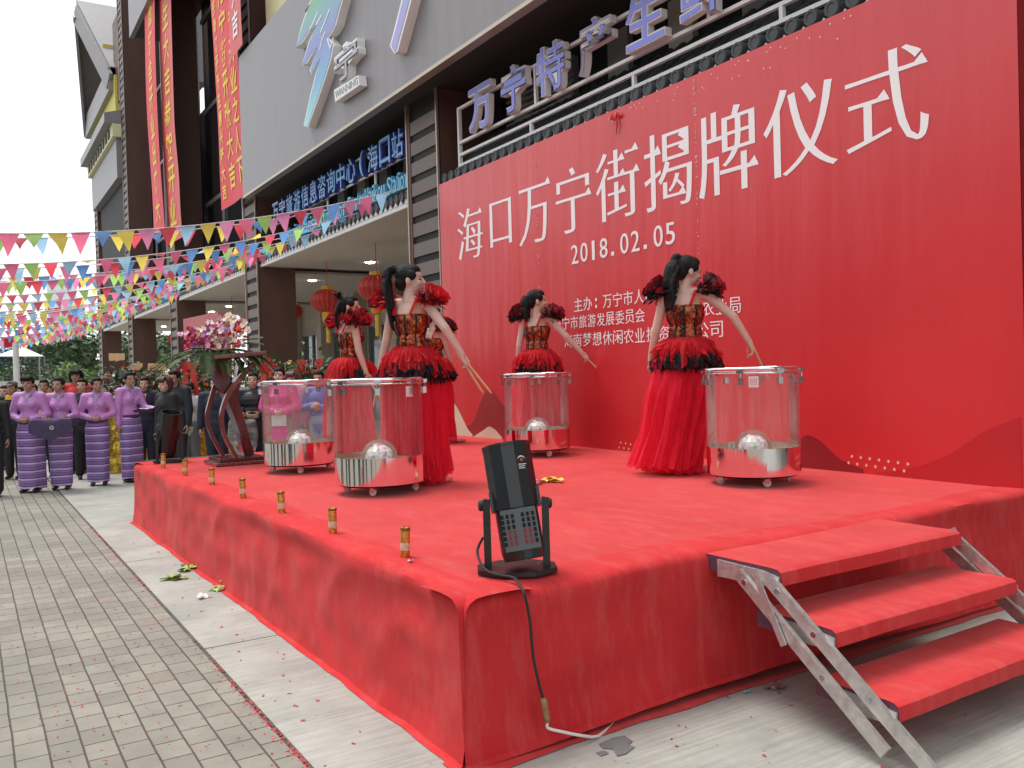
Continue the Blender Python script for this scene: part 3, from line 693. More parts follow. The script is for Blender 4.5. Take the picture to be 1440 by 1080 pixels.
def inset(pts, d):
    P_ = np.array(pts, float); n = len(P_); out = []
    A_ = 0.5*np.sum(P_[:, 0]*np.roll(P_[:, 1], -1)-np.roll(P_[:, 0], -1)*P_[:, 1]); s_ = 1 if A_ > 0 else -1
    for i in range(n):
        e1 = P_[i]-P_[i-1]; e2 = P_[(i+1) % n]-P_[i]
        n1 = np.array([-e1[1], e1[0]])/np.linalg.norm(e1); n2 = np.array([-e2[1], e2[0]])/np.linalg.norm(e2); v_ = n1+n2; l = np.linalg.norm(v_)
        out.append(P_[i]+s_*v_/max(l, .7)*d)
    return out
MB().poly([tuple(zoomp(x, y)) for x, y in big], .15, (0, 1, 0)).build('brush_stroke', M_WHITE, em)
MB().poly([tuple(zoomp(x, y)-np.array([0, .006, 0])) for x, y in inset(big, 9)], .005, (0, 1, 0)).build('coloured_face', emblem_mat(), em)
x0e, x1e, z0e, z1e = zoomp(385, 0)[0], zoomp(590, 0)[0], zoomp(470, 660)[2], zoomp(500, 325)[2]
x0e, x1e = zoomp(395, 560)[0], zoomp(590, 380)[0]
mb = MB(); put_text(mb, '宁', x0e, z0e, x1e, z1e, FYE+.065, .13, dx=.055, dy=.045); mb.build('seal_character', M_WHITE, em)
mb = MB(); put_text(mb, '宁', x0e+.06, z0e+.05, x1e-.06, z1e-.05, FYE-.003, .006, dx=-.006, dy=-.006); mb.build('seal_face', pm('faded violet', (.42, .41, .52), .5, var=.05), em)
mb = MB()
for q_ in ([(365, 70), (325, 180), (290, 262)], [(270, 95), (235, 180), (205, 238)], [(300, 120), (255, 205)], [(395, 300), (370, 390), (345, 310)], [(210, 20), (170, 95), (200, 45)], [(330, 250), (300, 330), (285, 400)]):
    for a_, b_ in zip(q_[:-1], q_[1:]): mb.bar(tuple(zoomp(*a_)-np.array([0, .0085, 0])), tuple(zoomp(*b_)-np.array([0, .0085, 0])), .004, .035, (0, 0, 1))
mb.build('white_strokes', M_WHITE, em)
pl = [(395, 720), (590, 600), (600, 680), (405, 815)]
MB().poly([tuple(zoomp(x, y)) for x, y in pl], .13, (0, 1, 0)).build('name_plate', M_WHITE, em)
V, Fc = glyph('WANNING', .0, .0, .006); V[:, 0] = (V[:, 0]-V[:, 0].min())/(V[:, 0].max()-V[:, 0].min()); V[:, 1] = (V[:, 1]-V[:, 1].min())/(V[:, 1].max()-V[:, 1].min())
a0 = zoomp(402, 790); a1 = zoomp(592, 668); tz = (zoomp(400, 735)[2]-a0[2])
Wt = np.stack([a0[0]+.03+V[:, 0]*(a1[0]-a0[0]-.05), FYE-.003-V[:, 2], a0[2]+(a1[2]-a0[2])*V[:, 0]+V[:, 1]*tz], 1)
MB().add(Wt, Fc).build('name_text', pm('grey text', (.32, .33, .36), .5, var=0), em)
st = [(945, -60), (930, 20), (905, 120), (870, 260), (842, 365), (878, 430), (905, 410), (960, 210), (1000, 60), (1030, -60), (1040, -160), (960, -190)]
e2 = thing('wall_letter', 'single raised violet stroke of a giant character at the top of the grey fascia', 'letter', tuple(zoomp(878, 430)))
MB().poly([tuple(zoomp(x, y)) for x, y in st], .15, (0, 1, 0)).build('stroke_body', M_WHITE, e2)
MB().poly([tuple(zoomp(x, y)-np.array([0, .006, 0])) for x, y in inset(st, 14)], .005, (0, 1, 0)).build('stroke_face', pm('emblem violet', (.34, .33, .68), .35, var=.04), e2)
# ================================================================ VERTICAL CLOTH BANNERS
M_BRED = pm('banner red', (.72, .030, .045), .55, var=.10, vscale=3); M_BYEL = pm('banner yellow ink', (.88, .58, .04), .55, var=.08); M_BPALE = pm('banner sunlit red', (.68, .10, .10), .55, var=.1)  # the paler red has sunlight mixed into the cloth colour
def banner(x0, x1, z0, z1, y, cols, seed, label, m=M_BRED, ink=M_BYEL, bulge=.15, csize=.62):
    t = thing('cloth_banner', label, 'banner', ((x0+x1)/2, y, z0), 'long banners hanging on the facade')
    def dy(x, z):
        q = np.stack([x*.8, z*.35], -1); return y+.06*fnoise(q, seed, 3, 1.6)-bulge*np.sin(np.pi*np.clip((z-z0)/(z1-z0), 0, 1))*.6
    U, Z = np.meshgrid(np.linspace(x0, x1, 16), np.linspace(z0, z1, 90), indexing='ij')
    P = np.stack([U, dy(U, Z), Z], -1)
    P[..., 0] += .06*fnoise(np.stack([Z], -1), seed+3, 3, .7)
    MB().grid(P).build('cloth', m, t, recalc=False)
    n = len(cols)
    for c_, (txt, sc_, ctr) in enumerate(cols):
        z = z0+.35*sc_
        for ch in reversed(txt):
            mb = MB(); V, Fc = glyph(ch, .024, .024, 0, box=(-.5, 0, .5, 1))
            X = ctr+V[:, 0]*csize*sc_*.9; Zz = z+V[:, 1]*csize*sc_
            mb.add(np.stack([X+.06*fnoise(np.stack([Zz], -1), seed+3, 3, .7), dy(X, Zz)-.012, Zz], 1), Fc); z += csize*sc_*1.18; mb.build('banner_character', ink, t)
            if z > z1-.3: break
    return t
banner(-22.45, -20.15, 5.75, 14.5, 5.62, [('海口国兴友于贺表万宁街开张大吉', 1.0, -21.35), ('敬贺业主商铺同庆恭祝开张生意兴隆大吉', .62, -22.1), ('万宁商会敬贺开业之人下', .95, -20.55)], 3, 'wide red banner with three columns of yellow characters left of the grey fascia')
banner(-31.2, -29.5, 6.3, 14.6, 5.55, [('海口万宁铺面商会开业出席大', 1.25, -30.3)], 9, 'narrow red banner bellied out by wind beside the tall brown column', bulge=.04)
banner(-29.75, -27.9, 5.9, 16.5, 5.78, [('万宁铺日洋头生大吉恭贺开业', 1.4, -28.8)], 14, 'long pale red banner with yellow characters down the tall brown column', m=M_BPALE)
banner(-20.1, -19.0, 8.75, 13.5, 5.36, [('恭贺开张大吉', .95, -19.55)], 21, 'short pale red banner with white characters at the end of the grey fascia', m=M_BPALE, ink=M_PRW, bulge=.05)
# ================================================================ THINGS ON THE STAGE
M_CHROME = pm('polished steel', (.80, .80, .81), .06, metal=1.0, var=.02, vscale=3)
M_STEEL = pm('brushed steel', (.55, .55, .56), .25, metal=1.0, var=.08, vscale=20)
M_ALU = pm('worn aluminium', (.62, .59, .57), .42, metal=.75, var=.22, vscale=22, bump=.15, bscale=50)
M_TAN = pm('drum floor tan', (.24, .18, .08), .35, var=.2, vscale=8)
M_BLK = pm('black painted metal', (.010, .012, .014), .34, var=.15, vscale=8, spec=.6)
M_RUB = pm('black rubber', (.02, .02, .02), .7, var=.1)
M_OFFW = pm('caster white', (.70, .68, .64), .5, var=.05)
def clear_plastic(name='clear acrylic', tint=(1, .985, .98), fac=.05):
    m = bpy.data.materials.new(name); m.use_nodes = True; t = m.node_tree; N = t.nodes.new; L = t.links.new
    for n in list(t.nodes): t.nodes.remove(n)
    out = N('ShaderNodeOutputMaterial'); tr = N('ShaderNodeBsdfTransparent'); tr.inputs['Color'].default_value = (*tint, 1)
    gl = N('ShaderNodeBsdfGlossy'); gl.inputs['Roughness'].default_value = .04; gl.inputs['Color'].default_value = (1, 1, 1, 1)
    fr = N('ShaderNodeLayerWeight'); fr.inputs['Blend'].default_value = .22
    df = N('ShaderNodeBsdfDiffuse'); df.inputs['Color'].default_value = (.9, .88, .88, 1)
    tc = N('ShaderNodeTexCoord'); mp = N('ShaderNodeMapping'); mp.inputs['Scale'].default_value = (1, 1, .12); L(tc.outputs['Object'], mp.inputs['Vector'])
    n = N('ShaderNodeTexNoise'); n.inputs['Scale'].default_value = 28; n.inputs['Detail'].default_value = 6; L(mp.outputs[0], n.inputs['Vector'])
    cr = N('ShaderNodeValToRGB'); cr.color_ramp.elements[0].position = .45; cr.color_ramp.elements[1].position = .85
    cr.color_ramp.elements[0].color = (fac, fac, fac, 1); cr.color_ramp.elements[1].color = (.17, .17, .17, 1); L(n.outputs['Fac'], cr.inputs['Fac'])
    m1 = N('ShaderNodeMixShader'); L(cr.outputs['Color'], m1.inputs[0]); L(tr.outputs[0], m1.inputs[1]); L(df.outputs[0], m1.inputs[2])
    m2 = N('ShaderNodeMixShader'); sc = N('ShaderNodeMath'); sc.operation = 'MULTIPLY'; sc.inputs[1].default_value = .75; L(fr.outputs['Fresnel'], sc.inputs[0])
    L(sc.outputs[0], m2.inputs[0]); L(m1.outputs[0], m2.inputs[1]); L(gl.outputs[0], m2.inputs[2]); L(m2.outputs[0], out.inputs['Surface'])
    MATS[name] = m; return m
M_ACR = clear_plastic()
def dome_mat():
    m, t, b, N, L = tex_mat('faceted lamp dome')
    tc = N('ShaderNodeTexCoord'); v = N('ShaderNodeTexVoronoi'); v.inputs['Scale'].default_value = 34; L(tc.outputs['Object'], v.inputs['Vector'])
    cr = N('ShaderNodeValToRGB'); e = cr.color_ramp.elements; e[0].color = (.85, .85, .88, 1); e[1].color = (.18, .18, .24, 1); e[0].position = .45; e[1].position = .9
    L(v.outputs['Distance'], cr.inputs['Fac']); L(v.outputs['Color'], b.inputs['Emission Color']); b.inputs['Emission Strength'].default_value = 0.0
    sp = N('ShaderNodeMixRGB'); sp.inputs['Fac'].default_value = .25; L(cr.outputs['Color'], sp.inputs['Color1']); L(v.outputs['Color'], sp.inputs['Color2'])
    L(sp.outputs[0], b.inputs['Base Color']); b.inputs['Roughness'].default_value = .12
    bp = N('ShaderNodeBump'); bp.inputs['Strength'].default_value = .6; L(v.outputs['Distance'], bp.inputs['Height']); L(bp.outputs[0], b.inputs['Normal'])
    return m
M_DOME = dome_mat()
M_STICK = pm('white sticker', (.8, .78, .76), .5, var=.03); M_STICKR = pm('sticker red print', (.55, .12, .12), .5, var=.02)
def make_drum(label):
    t = thing('acrylic_drum', label, 'drum', (0, 0, ZT), 'clear water drums on the stage')
    r = .315
    B = lambda mb, n, m, p=t: mb.build(n, m, p, local=True)
    sh = B(MB().lathe([(r, .245), (r, .80)], 64), 'shell', M_ACR)
    B(MB().lathe([(r+.009+.010*math.cos(q), .793+.013*math.sin(q)) for q in np.linspace(0, 2*math.pi, 11)[:-1]], 64, closed=True).lathe([(r+.010+.007*math.cos(q), .766+.008*math.sin(q)) for q in np.linspace(0, 2*math.pi, 9)[:-1]], 64, closed=True), 'rim', M_CHROME)
    B(MB().lathe([(.001, .804), (r-.01, .804)], 48), 'drum_head', clear_plastic('clear head', fac=.12) if 'clear head' not in MATS else MATS['clear head'])
    B(MB().lathe([(r+.002, .075), (r+.002, .262), (r-.006, .262), (r-.006, .235)], 72), 'steel_base', M_CHROME)
    B(MB().lathe([(.001, .235), (r-.008, .235)], 48), 'inner_floor', M_TAN)
    B(MB().lathe([(.001, .06), (r-.03, .06), (r+.0, .074)], 48), 'underside', M_BLK)
    B(MB().lathe([(.105, .236), (.100, .262), (.087, .292), (.062, .316), (.032, .330), (.001, .334)], 24, smooth=False), 'lamp_dome', M_DOME)
    B(MB().lathe([(.128, .236), (.124, .28), (.106, .318), (.075, .349), (.038, .366), (.001, .370)], 32), 'dome_cover', M_ACR)
    for k in range(8):
        a = 2*math.pi*(k+.35)/8; M_ = Matrix.Rotation(a, 4, 'Z')
        mb = MB().box((r+.004, -.016, .69), (r+.03, .016, .735), M=M_).box((r+.012, -.024, .765), (r+.034, .024, .79), M=M_)
        mb.tube([tuple(M_ @ Vector((r+.02, 0, z))) for z in (.73, .775)], .005, 6)
        B(mb, 'lug', M_STEEL)
    for k in range(4):
        a = 2*math.pi*(k+.55)/4; M_ = Matrix.Translation((.245*math.cos(a), .245*math.sin(a), 0)) @ Matrix.Rotation(a*1.7+.3, 4, 'Z')
        fk = B(MB().box((-.016, -.019, .028), (.016, -.014, .06), M=M_).box((-.016, .014, .028), (.016, .019, .06), M=M_).box((-.02, -.019, .058), (.02, .019, .064), M=M_), 'caster', M_STEEL)
        B(MB().lathe([(.001, -.011), (.022, -.011), (.027, -.006), (.027, .006), (.022, .011), (.001, .011)], 20, M=M_ @ Matrix.Translation((.006, 0, .028)) @ Matrix.Rotation(R(90), 4, 'X')), 'wheel', M_OFFW, fk)
    return t
drum = make_drum('clear drum at the right of the stage beside the dancer with long loose hair')
drum.location = (-4.2, 4.62, ZT); drum.rotation_euler.z = .25
for lab, x, y, rz in (('clear drum nearest the camera, standing in front of the dancer with the high ponytail', -5.70, 2.47, .1),
                      ('clear drum at the back before the dancer with half tied hair', -7.05, 4.73, .6),
                      ('clear drum next to the lectern, partly hidden behind the nearest drum', -7.52, 2.50, .4)):
    d = copy_tree(drum); d.location = (x, y, ZT); d.rotation_euler.z = rz; d['label'] = lab
    if x in (-5.70,):
        nd = d
def sticker(d, ang, red):
    # paper label wrapped on the shell, at angle of the photographer
    r = .3185; P = []
    for a in np.linspace(ang-.10, ang+.10, 6): P.append([(r*math.cos(a), r*math.sin(a), .672), (r*math.cos(a), r*math.sin(a), .745)])
    s_ = MB().grid(np.array(P)).build('sticker', M_STICK, d, local=True)
    if red:
        mb = MB(); r2 = r+.001
        for (h, w0) in ((.020, .004), (.009, .004)):
            c_ = [(r2*math.cos(ang+a), r2*math.sin(ang+a), .709+z) for a, z in ((-h/r, -h), (h/r, -h), (h/r, h), (-h/r, h))]
            for i in range(4): mb.bar(c_[i], c_[(i+1) % 4], w0, .0015)
        mb.build('sticker_print', M_STICKR, s_, local=True)
cam_dir = lambda x, y: math.atan2(-y, -x)
sticker(drum, cam_dir(-4.2, 4.62)+.04-.25+.0, True)
sticker(nd, cam_dir(-5.70, 2.47)+.75-.1, False)
# ---- confetti tubes along the front edge
def foil(name, col, sc=70):
    m, t, b, N, L = tex_mat(name)
    tc = N('ShaderNodeTexCoord'); v = N('ShaderNodeTexVoronoi'); v.inputs['Scale'].default_value = sc; L(tc.outputs['Object'], v.inputs['Vector'])
    cr = N('ShaderNodeValToRGB'); e = cr.color_ramp.elements; e[0].color = (*[c*.55 for c in col], 1); e[1].color = (*[min(1, c*1.25) for c in col], 1)
    L(v.outputs['Color'], cr.inputs['Fac']); L(cr.outputs['Color'], b.inputs['Base Color']); b.inputs['Metallic'].default_value = .85; b.inputs['Roughness'].default_value = .28
    bp = N('ShaderNodeBump'); bp.inputs['Strength'].default_value = .8; bp.inputs['Distance'].default_value = .004; L(v.outputs['Distance'], bp.inputs['Height']); L(bp.outputs[0], b.inputs['Normal'])
    return m
M_GFOIL = foil('gold foil', (.72, .44, .10), 160); M_GFOIL2 = foil('crinkled gold foil', (.85, .55, .08), 26)
def make_tube(label):
    t = thing('confetti_tube', label, 'confetti tube', (0, 0, ZT), 'gold confetti tubes standing along the stage edge')
    MB().lathe([(.001, 0), (.021, 0), (.0215, .002), (.0215, .132), (.019, .134), (.019, .128), (.001, .128)], 24).build('barrel', M_GFOIL, t, local=True)
    MB().lathe([(.022, .03), (.0222, .032), (.0222, .062), (.022, .064)], 24).build('paper_band', pm('tube band', (.62, .50, .34), .5, var=.3, vscale=60), t, local=True)
    MB().lathe([(.0218, .118), (.0226, .120), (.0226, .131), (.0218, .133)], 24).build('end_ring', pm('tube ring', (.30, .13, .03), .4, metal=.5), t, local=True)
    return t
tl = ['gold confetti tube standing nearest the black stage light', 'gold confetti tube left of the nearest one along the stage edge', 'gold confetti tube below the nearest clear drum', 'gold confetti tube just right of the lectern foot', 'gold confetti tube in front of the lectern foot',
      'gold confetti tube just left of the lectern', 'gold confetti tube farthest away, at the far stage corner']
tb = make_tube(tl[0])
for i, (px, py) in enumerate([(569.6, 782), (468, 749), (396.7, 721), (341.9, 699), (298.5, 682), (260.4, 667), (229.6, 657)]):
    p = at_z(px, py, ZT); o = tb if i == 0 else copy_tree(tb); o.location = (p[0], p[1], ZT-.002); o['label'] = tl[i]
    o.rotation_euler = (random.uniform(-.03, .03), random.uniform(-.05, .05), random.uniform(0, 6))
# ---- black stage lights (octagonal barrel in a yoke)
def make_light(label):
    t = thing('stage_light', label, 'stage light', (0, 0, ZT), 'black octagonal stage lights on the carpet')
    B = lambda mb, n, m, p=t: mb.build(n, m, p, local=True)
    oc = [(.175*math.cos(a)*1.0, .135*math.sin(a)) for a in [math.pi*(2*k+1)/8 for k in range(8)]]
    b0 = B(MB().poly([(x, y, .003) for x, y in oc], .018, (0, 0, 1)), 'base_plate', M_BLK)
    for s_ in (-1, 1):
        br = B(MB().box((s_*.120-.006, -.030, .021), (s_*.120+.006, .030, .30)).box((s_*.120-.014, -.036, .021), (s_*.120+.016, -.030, .305)).box((s_*.120-.014, -.0299, .021), (s_*.120+.016, .03, .028)), 'yoke_arm', M_BLK)
        B(MB().lathe([(.001, 0), (.022, 0), (.022, .022), (.015, .028), (.001, .028)], 12, M=Matrix.Translation((s_*.124, 0, .275)) @ Matrix.Rotation(R(90)*s_, 4, 'Y')), 'clamp_knob', M_RUB, br)
    T = Matrix.Translation((0, 0, .285)) @ Matrix.Rotation(R(-7), 4, 'Y') @ Matrix.Rotation(R(-14), 4, 'X')
    def octa(r0, z0, r1, z1): return [(r0, z0), (r1, z1)]
    bar = B(MB().lathe([(.092, -.03), (.102, -.03), (.102, .225), (.105, .228), (.105, .238), (.096, .238), (.092, .20)], 12, smooth=False, M=T @ Matrix.Rotation(R(15), 4, 'Z')), 'barrel', M_BLK)
    B(MB().lathe([(.001, .19), (.092, .19)], 12, smooth=False, M=T @ Matrix.Rotation(R(22.5), 4, 'Z')), 'front_lens', pm('lamp inside', (.03, .03, .035), .2, var=0), bar)
    bx = MB()
    bx.lathe([(.088, -.03), (.088, -.20), (.080, -.235), (.001, -.235)], 16, smooth=False, M=T @ Matrix.Rotation(R(22.5), 4, 'Z'))
    hs_ = B(bx, 'lamp_housing', M_BLK)
    pl = MB().box((-.071, -.1, -.20), (.071, -.070, -.035), M=T)
    pp = B(pl, 'vent_plate', pm('grey vent plate', (.075, .08, .085), .4, var=.1), hs_)
    hl = MB(); hr = MB()
    for ci in range(7):
        if ci == 3: continue
        for ri in range(6):
            x = -.066+ci*.0205; z = -.062-ri*.0215
            (hr if ri > 2 and ci not in (0, 6) else hl).box((x-.006, -.1015, z-.008), (x+.006, -.1003, z+.008), M=T)
    B(hl, 'vent_holes', pm('hole black', (.004, .004, .004), .9, var=0), pp); B(hr, 'vent_holes', pm('hole with red glimpse', (.20, .02, .03), .8, var=0), pp)
    for s_ in (-1, 1): B(MB().box((s_*.094-.008, -.040, -.03), (s_*.094+.010, .040, .05), M=T), 'side_bracket', M_BLK, bar)
    Tm = T @ Matrix.Rotation(R(30), 4, 'Z') @ Matrix.Translation((0, .0012, 0))
    em_ = MB()
    for k in range(10):
        a0 = math.pi*(.05+.9*k/10); a1 = math.pi*(.05+.9*(k+1)/10)
        em_.add([tuple(Tm @ Vector((.020*math.cos(a), -.1005, .155+r_*math.sin(a)))) for a, r_ in ((a0, .020), (a1, .020), (a1, .015), (a0, .015))], [(0, 1, 2, 3)])
    for z in (.138, .130, .122): em_.box((-.018, -.1008, z), (.012 if z < .135 else .02, -.1003, z+.003), M=Tm)
    dc = B(em_, 'maker_decal', pm('decal white', (.75, .75, .72), .5, var=0), bar)
    B(MB().lathe([(.001, 0), (.007, 0)], 12, M=Tm @ Matrix.Translation((0, -.1006, .158)) @ Matrix.Rotation(R(90), 4, 'X')), 'decal_dot', pm('decal red', (.55, .08, .05), .5, var=0), dc)
    return t
lt = make_light('black octagonal stage light tilted back on the near stage corner with a black power cable')
imgr = math.atan2(CR[1], CR[0])
lp = at_z(727, 803, ZT); lt.location = (lp[0], lp[1], ZT); lt.rotation_euler.z = imgr+.07
l2 = copy_tree(lt); l2['label'] = 'black stage light at the far stage corner in front of the woman in black'
p = at_z(232, 650, ZT+.0); l2.location = (p[0]-.0, p[1]+.05, ZT); l2.rotation_euler.z = imgr+3.5
# ---- cable
cp = [lp + CR*(-.135)+np.array([0, 0, .14]), lp+CR*(-.16)-CF*.02+np.array([0, 0, .08]), lp+CR*(-.12)-CF*.10+np.array([0, 0, .022]), lp+CR*(-.02)-CF*.17+np.array([0, 0, .012])]
sx = -2.745
edge = at_x(733, 825, -2.80); edge[2] = ZT+.006
pts = [tuple(c) for c in cp]+[tuple(edge+np.array([-.03, 0, .004]))]
for px, py in ((737, 834), (745, 872), (748, 905), (751, 930), (758, 962), (764, 984)): pts.append(tuple(at_x(px, py, sx+.012)))
def smooth_path(pts, n=8):
    P = [np.array(p) for p in pts]; out = []
    for i in range(len(P)-1):
        a = P[max(i-1, 0)]; b = P[i]; c = P[i+1]; d = P[min(i+2, len(P)-1)]
        for k in range(n):
            t = k/n; out.append(.5*((2*b)+(c-a)*t+(2*a-5*b+4*c-d)*t*t+(3*b-a-3*c+d)*t**3))
    out.append(P[-1]); return [tuple(p) for p in out]
cb = thing('power_cable', 'black power cable hanging over the stage edge to a taped joint and a white lead', 'cable', tuple(at_x(764, 984, sx)))
MB().tube(smooth_path(pts), .0058, 8).build('black_cable', M_RUB, cb)
j0, j1 = at_x(764, 982, sx+.02), at_x(770, 1016, sx+.02)
mb = MB().tube([tuple(j0+(j1-j0)*t) for t in (0, .08, .3, .5, .7, .92, 1)], [.008, .014, .0145, .0125, .0145, .014, .008], 10); mb.build('taped_joint', pm('brown tape', (.30, .17, .08), .45, var=.35, vscale=60), cb)
wp = [tuple(j1), tuple(at_x(771, 1024, sx+.03)), tuple(at_x(790, 1029, sx+.05)), tuple(at_x(815, 1034, sx+.06)), tuple(at_x(838, 1036, sx+.05)), tuple(at_x(852, 1027, sx+.01)), tuple(at_x(863, 1017, sx-.03))]
MB().tube(smooth_path(wp), .006, 8).build('white_lead', M_OFFW, cb)
# ---- steps
stp = thing('portable_steps', 'three red carpeted treads on a folding aluminium frame leading up to the stage', 'steps', (-2.3, 3.45, 0))
def tread(x0, x1, y0, y1, zt, seed):
    nx, ny = 14, 60
    prof = [(x0, -.07), (x0, -.01), (x0+.012, 0)] + [(x0+(x1-x0)*k/8, .0) for k in range(1, 8)] + [(x1-.02, -.002), (x1-.004, -.012), (x1, -.03), (x1, -.066), (x1-.02, -.074), (x0, -.07)]
    P = np.zeros((len(prof), ny, 3)); ys = np.linspace(y0, y1, ny)
    for i, (x, dz) in enumerate(prof):
        q = np.stack([ys, 0*ys+x*3+dz*4], -1); nn = fnoise(q, seed, 4, 5.0)
        P[i, :, 0] = x+.004*nn; P[i, :, 1] = ys; P[i, :, 2] = zt+dz+.003*fnoise(q, seed+7, 4, 4.0)
    tr = MB().grid(P).build('tread', M_CARP, stp)
    for y in (y0, y1):
        s_ = 1 if y == y1 else -1
        MB().poly([(x0+.13, y, zt-.012), (x1-.09, y, zt-.016), (x1-.004, y, zt-.03), (x1-.004, y, zt-.075), (x0+.13, y, zt-.085)], .012*s_, (0, 1, 0)).build('end_plate', M_ALU, tr)
        MB().add([(x, y-.001*s_, zt+dz) for x, dz in prof[:-1]], [tuple(range(len(prof)-1))]).build('end_cap', pm('carpet backing', (.10, .03, .06), .8, var=.3, vscale=40), tr)
TR = [(-2.86, -2.39, .615), (-2.52, -2.13, .43), (-2.23, -1.875, .225)]
for i, (x0, x1, zt) in enumerate(TR): tread(x0, x1, 2.77, 4.06, zt, 50+i)
for yy, s_ in ((2.735, -1), (4.09, 1)):
    def inpl(px, py):
        p = at_y(px, py, 2.735); return np.array([p[0], yy, p[2]])
    a0, a1 = inpl(1028, 789), inpl(1249, 1058); b0, b1 = inpl(1070, 806), inpl(1306, 1085)
    a1[2] = max(a1[2], .012); b1 = b0+(b1-b0)*((b0[2]-.012)/(b0[2]-b1[2]))
    a0 = a0+(a1-a0)*.07; b0 = b0+(b1-b0)*.045
    for p, q, o_ in ((a0, a1, .012), (b0, b1, -.014)):
        off_ = np.array([0, s_*o_, 0])
        MB().bar(tuple(p+off_), tuple(q+off_), .022, .05, (0, 0, 1)).build('side_rail', M_ALU, stp)
    c0, c1 = inpl(1067, 800), inpl(1110, 906)
    MB().bar(tuple(c0+np.array([0, s_*.032, 0])), tuple(c1+np.array([0, s_*.032, 0])), .006, .03).build('locking_strut', M_ALU, stp)
    for t_ in (.06, .3, .62):
        c_ = a0+(a1-a0)*t_; MB().lathe([(.001, 0), (.012, 0), (.012, .008), (.001, .012)], 10, M=Matrix.Translation(tuple(c_+np.array([0, s_*.026, 0]))) @ Matrix.Rotation(R(90)*-s_*-1, 4, 'X')).build('bolt', M_STEEL, stp)
        c_ = b0+(b1-b0)*t_; MB().lathe([(.001, 0), (.012, 0), (.012, .008), (.001, .012)], 10, M=Matrix.Translation(tuple(c_+np.array([0, s_*.002, 0]))) @ Matrix.Rotation(R(90)*s_, 4, 'X')).build('bolt', M_STEEL, stp)
# ---- lectern
M_WOOD = pm('polished red brown wood', (.085, .016, .016), .25, var=.35, vscale=5, stretch=(8, 8, 1), coat=.6)
M_WOODL = pm('pale edged wood', (.15, .05, .042), .25, var=.3, vscale=6, stretch=(6, 6, 1), coat=.6)
lx, ly = -8.70, 2.26
lec = thing('lectern', 'dark red wooden lectern with crossing curved legs at the front edge of the stage', 'lectern', (lx, ly, ZT))
bb = MB().box((lx-.26, ly-.27, ZT+.0), (lx+.26, ly+.25, ZT+.035)).build('base_plate', M_WOODL, lec); bevel(bb, .008)
b2 = MB().box((lx-.22, ly-.23, ZT+.036), (lx+.22, ly+.21, ZT+.07)).build('upper_plate', M_WOOD, lec); bevel(b2, .006)
def slat(pts, x0, x1, th, name, m):
    """curved board: side profile pts=(dy,z), from x0 to x1"""
    P = np.array(smooth_path([(0, a, b) for a, b in pts], 8)); th = np.interp(np.linspace(0, 1, len(P)), np.linspace(0, 1, len(th)), th)
    T = np.gradient(P, axis=0); T /= np.linalg.norm(T, axis=1)[:, None]; Nn = np.stack([0*T[:, 0], T[:, 2], -T[:, 1]], 1)
    A, Bq = P+Nn*th[:, None]/2, P-Nn*th[:, None]/2
    mb = MB()
    for X0, X1 in ((x0, x1),):
        n = len(P); rows = []
        for i in range(n): rows.append([(lx+X0, ly+A[i, 1], ZT+A[i, 2]), (lx+X1, ly+A[i, 1], ZT+A[i, 2]), (lx+X1, ly+Bq[i, 1], ZT+Bq[i, 2]), (lx+X0, ly+Bq[i, 1], ZT+Bq[i, 2]), (lx+X0, ly+A[i, 1], ZT+A[i, 2])])
        mb.grid(np.array(rows), smooth=False); mb.add(rows[0][:4], [(0, 1, 2, 3)]); mb.add(rows[-1][:4], [(0, 1, 2, 3)])
    o = mb.build(name, m, lec)
    for p_ in o.data.polygons: p_.use_smooth = False
    return o
slat([(.10, .07), (.03, .35), (-.05, .62), (-.14, .85), (-.18, 1.03)], -.10, .10, [.07, .08, .10, .13, .15], 'rear_board', M_WOOD)
slat([(-.06, .07), (-.16, .28), (-.19, .46), (-.13, .66), (.0, .84), (.17, 1.0)], .15, .20, [.035, .035, .04, .045, .05], 'curved_leg', M_WOODL)
slat([(-.10, .07), (-.20, .28), (-.24, .46), (-.19, .66), (-.13, .84), (-.10, 1.0)], -.20, -.16, [.035, .035, .04, .045, .05], 'curved_leg', M_WOODL)
slat([(.06, .07), (.02, .3), (-.02, .5), (.0, .75), (.06, 1.0)], -.07, .07, [.03, .035, .04, .045, .05], 'front_board', M_WOOD)
tp = MB().poly([(lx-.28, ly-.26, ZT+1.02), (lx-.28, ly+.24, ZT+1.06), (lx-.28, ly+.24, ZT+1.10), (lx-.28, ly-.26, ZT+1.06)], .56, (1, 0, 0)).build('top_board', M_WOODL, lec); bevel(tp, .008)
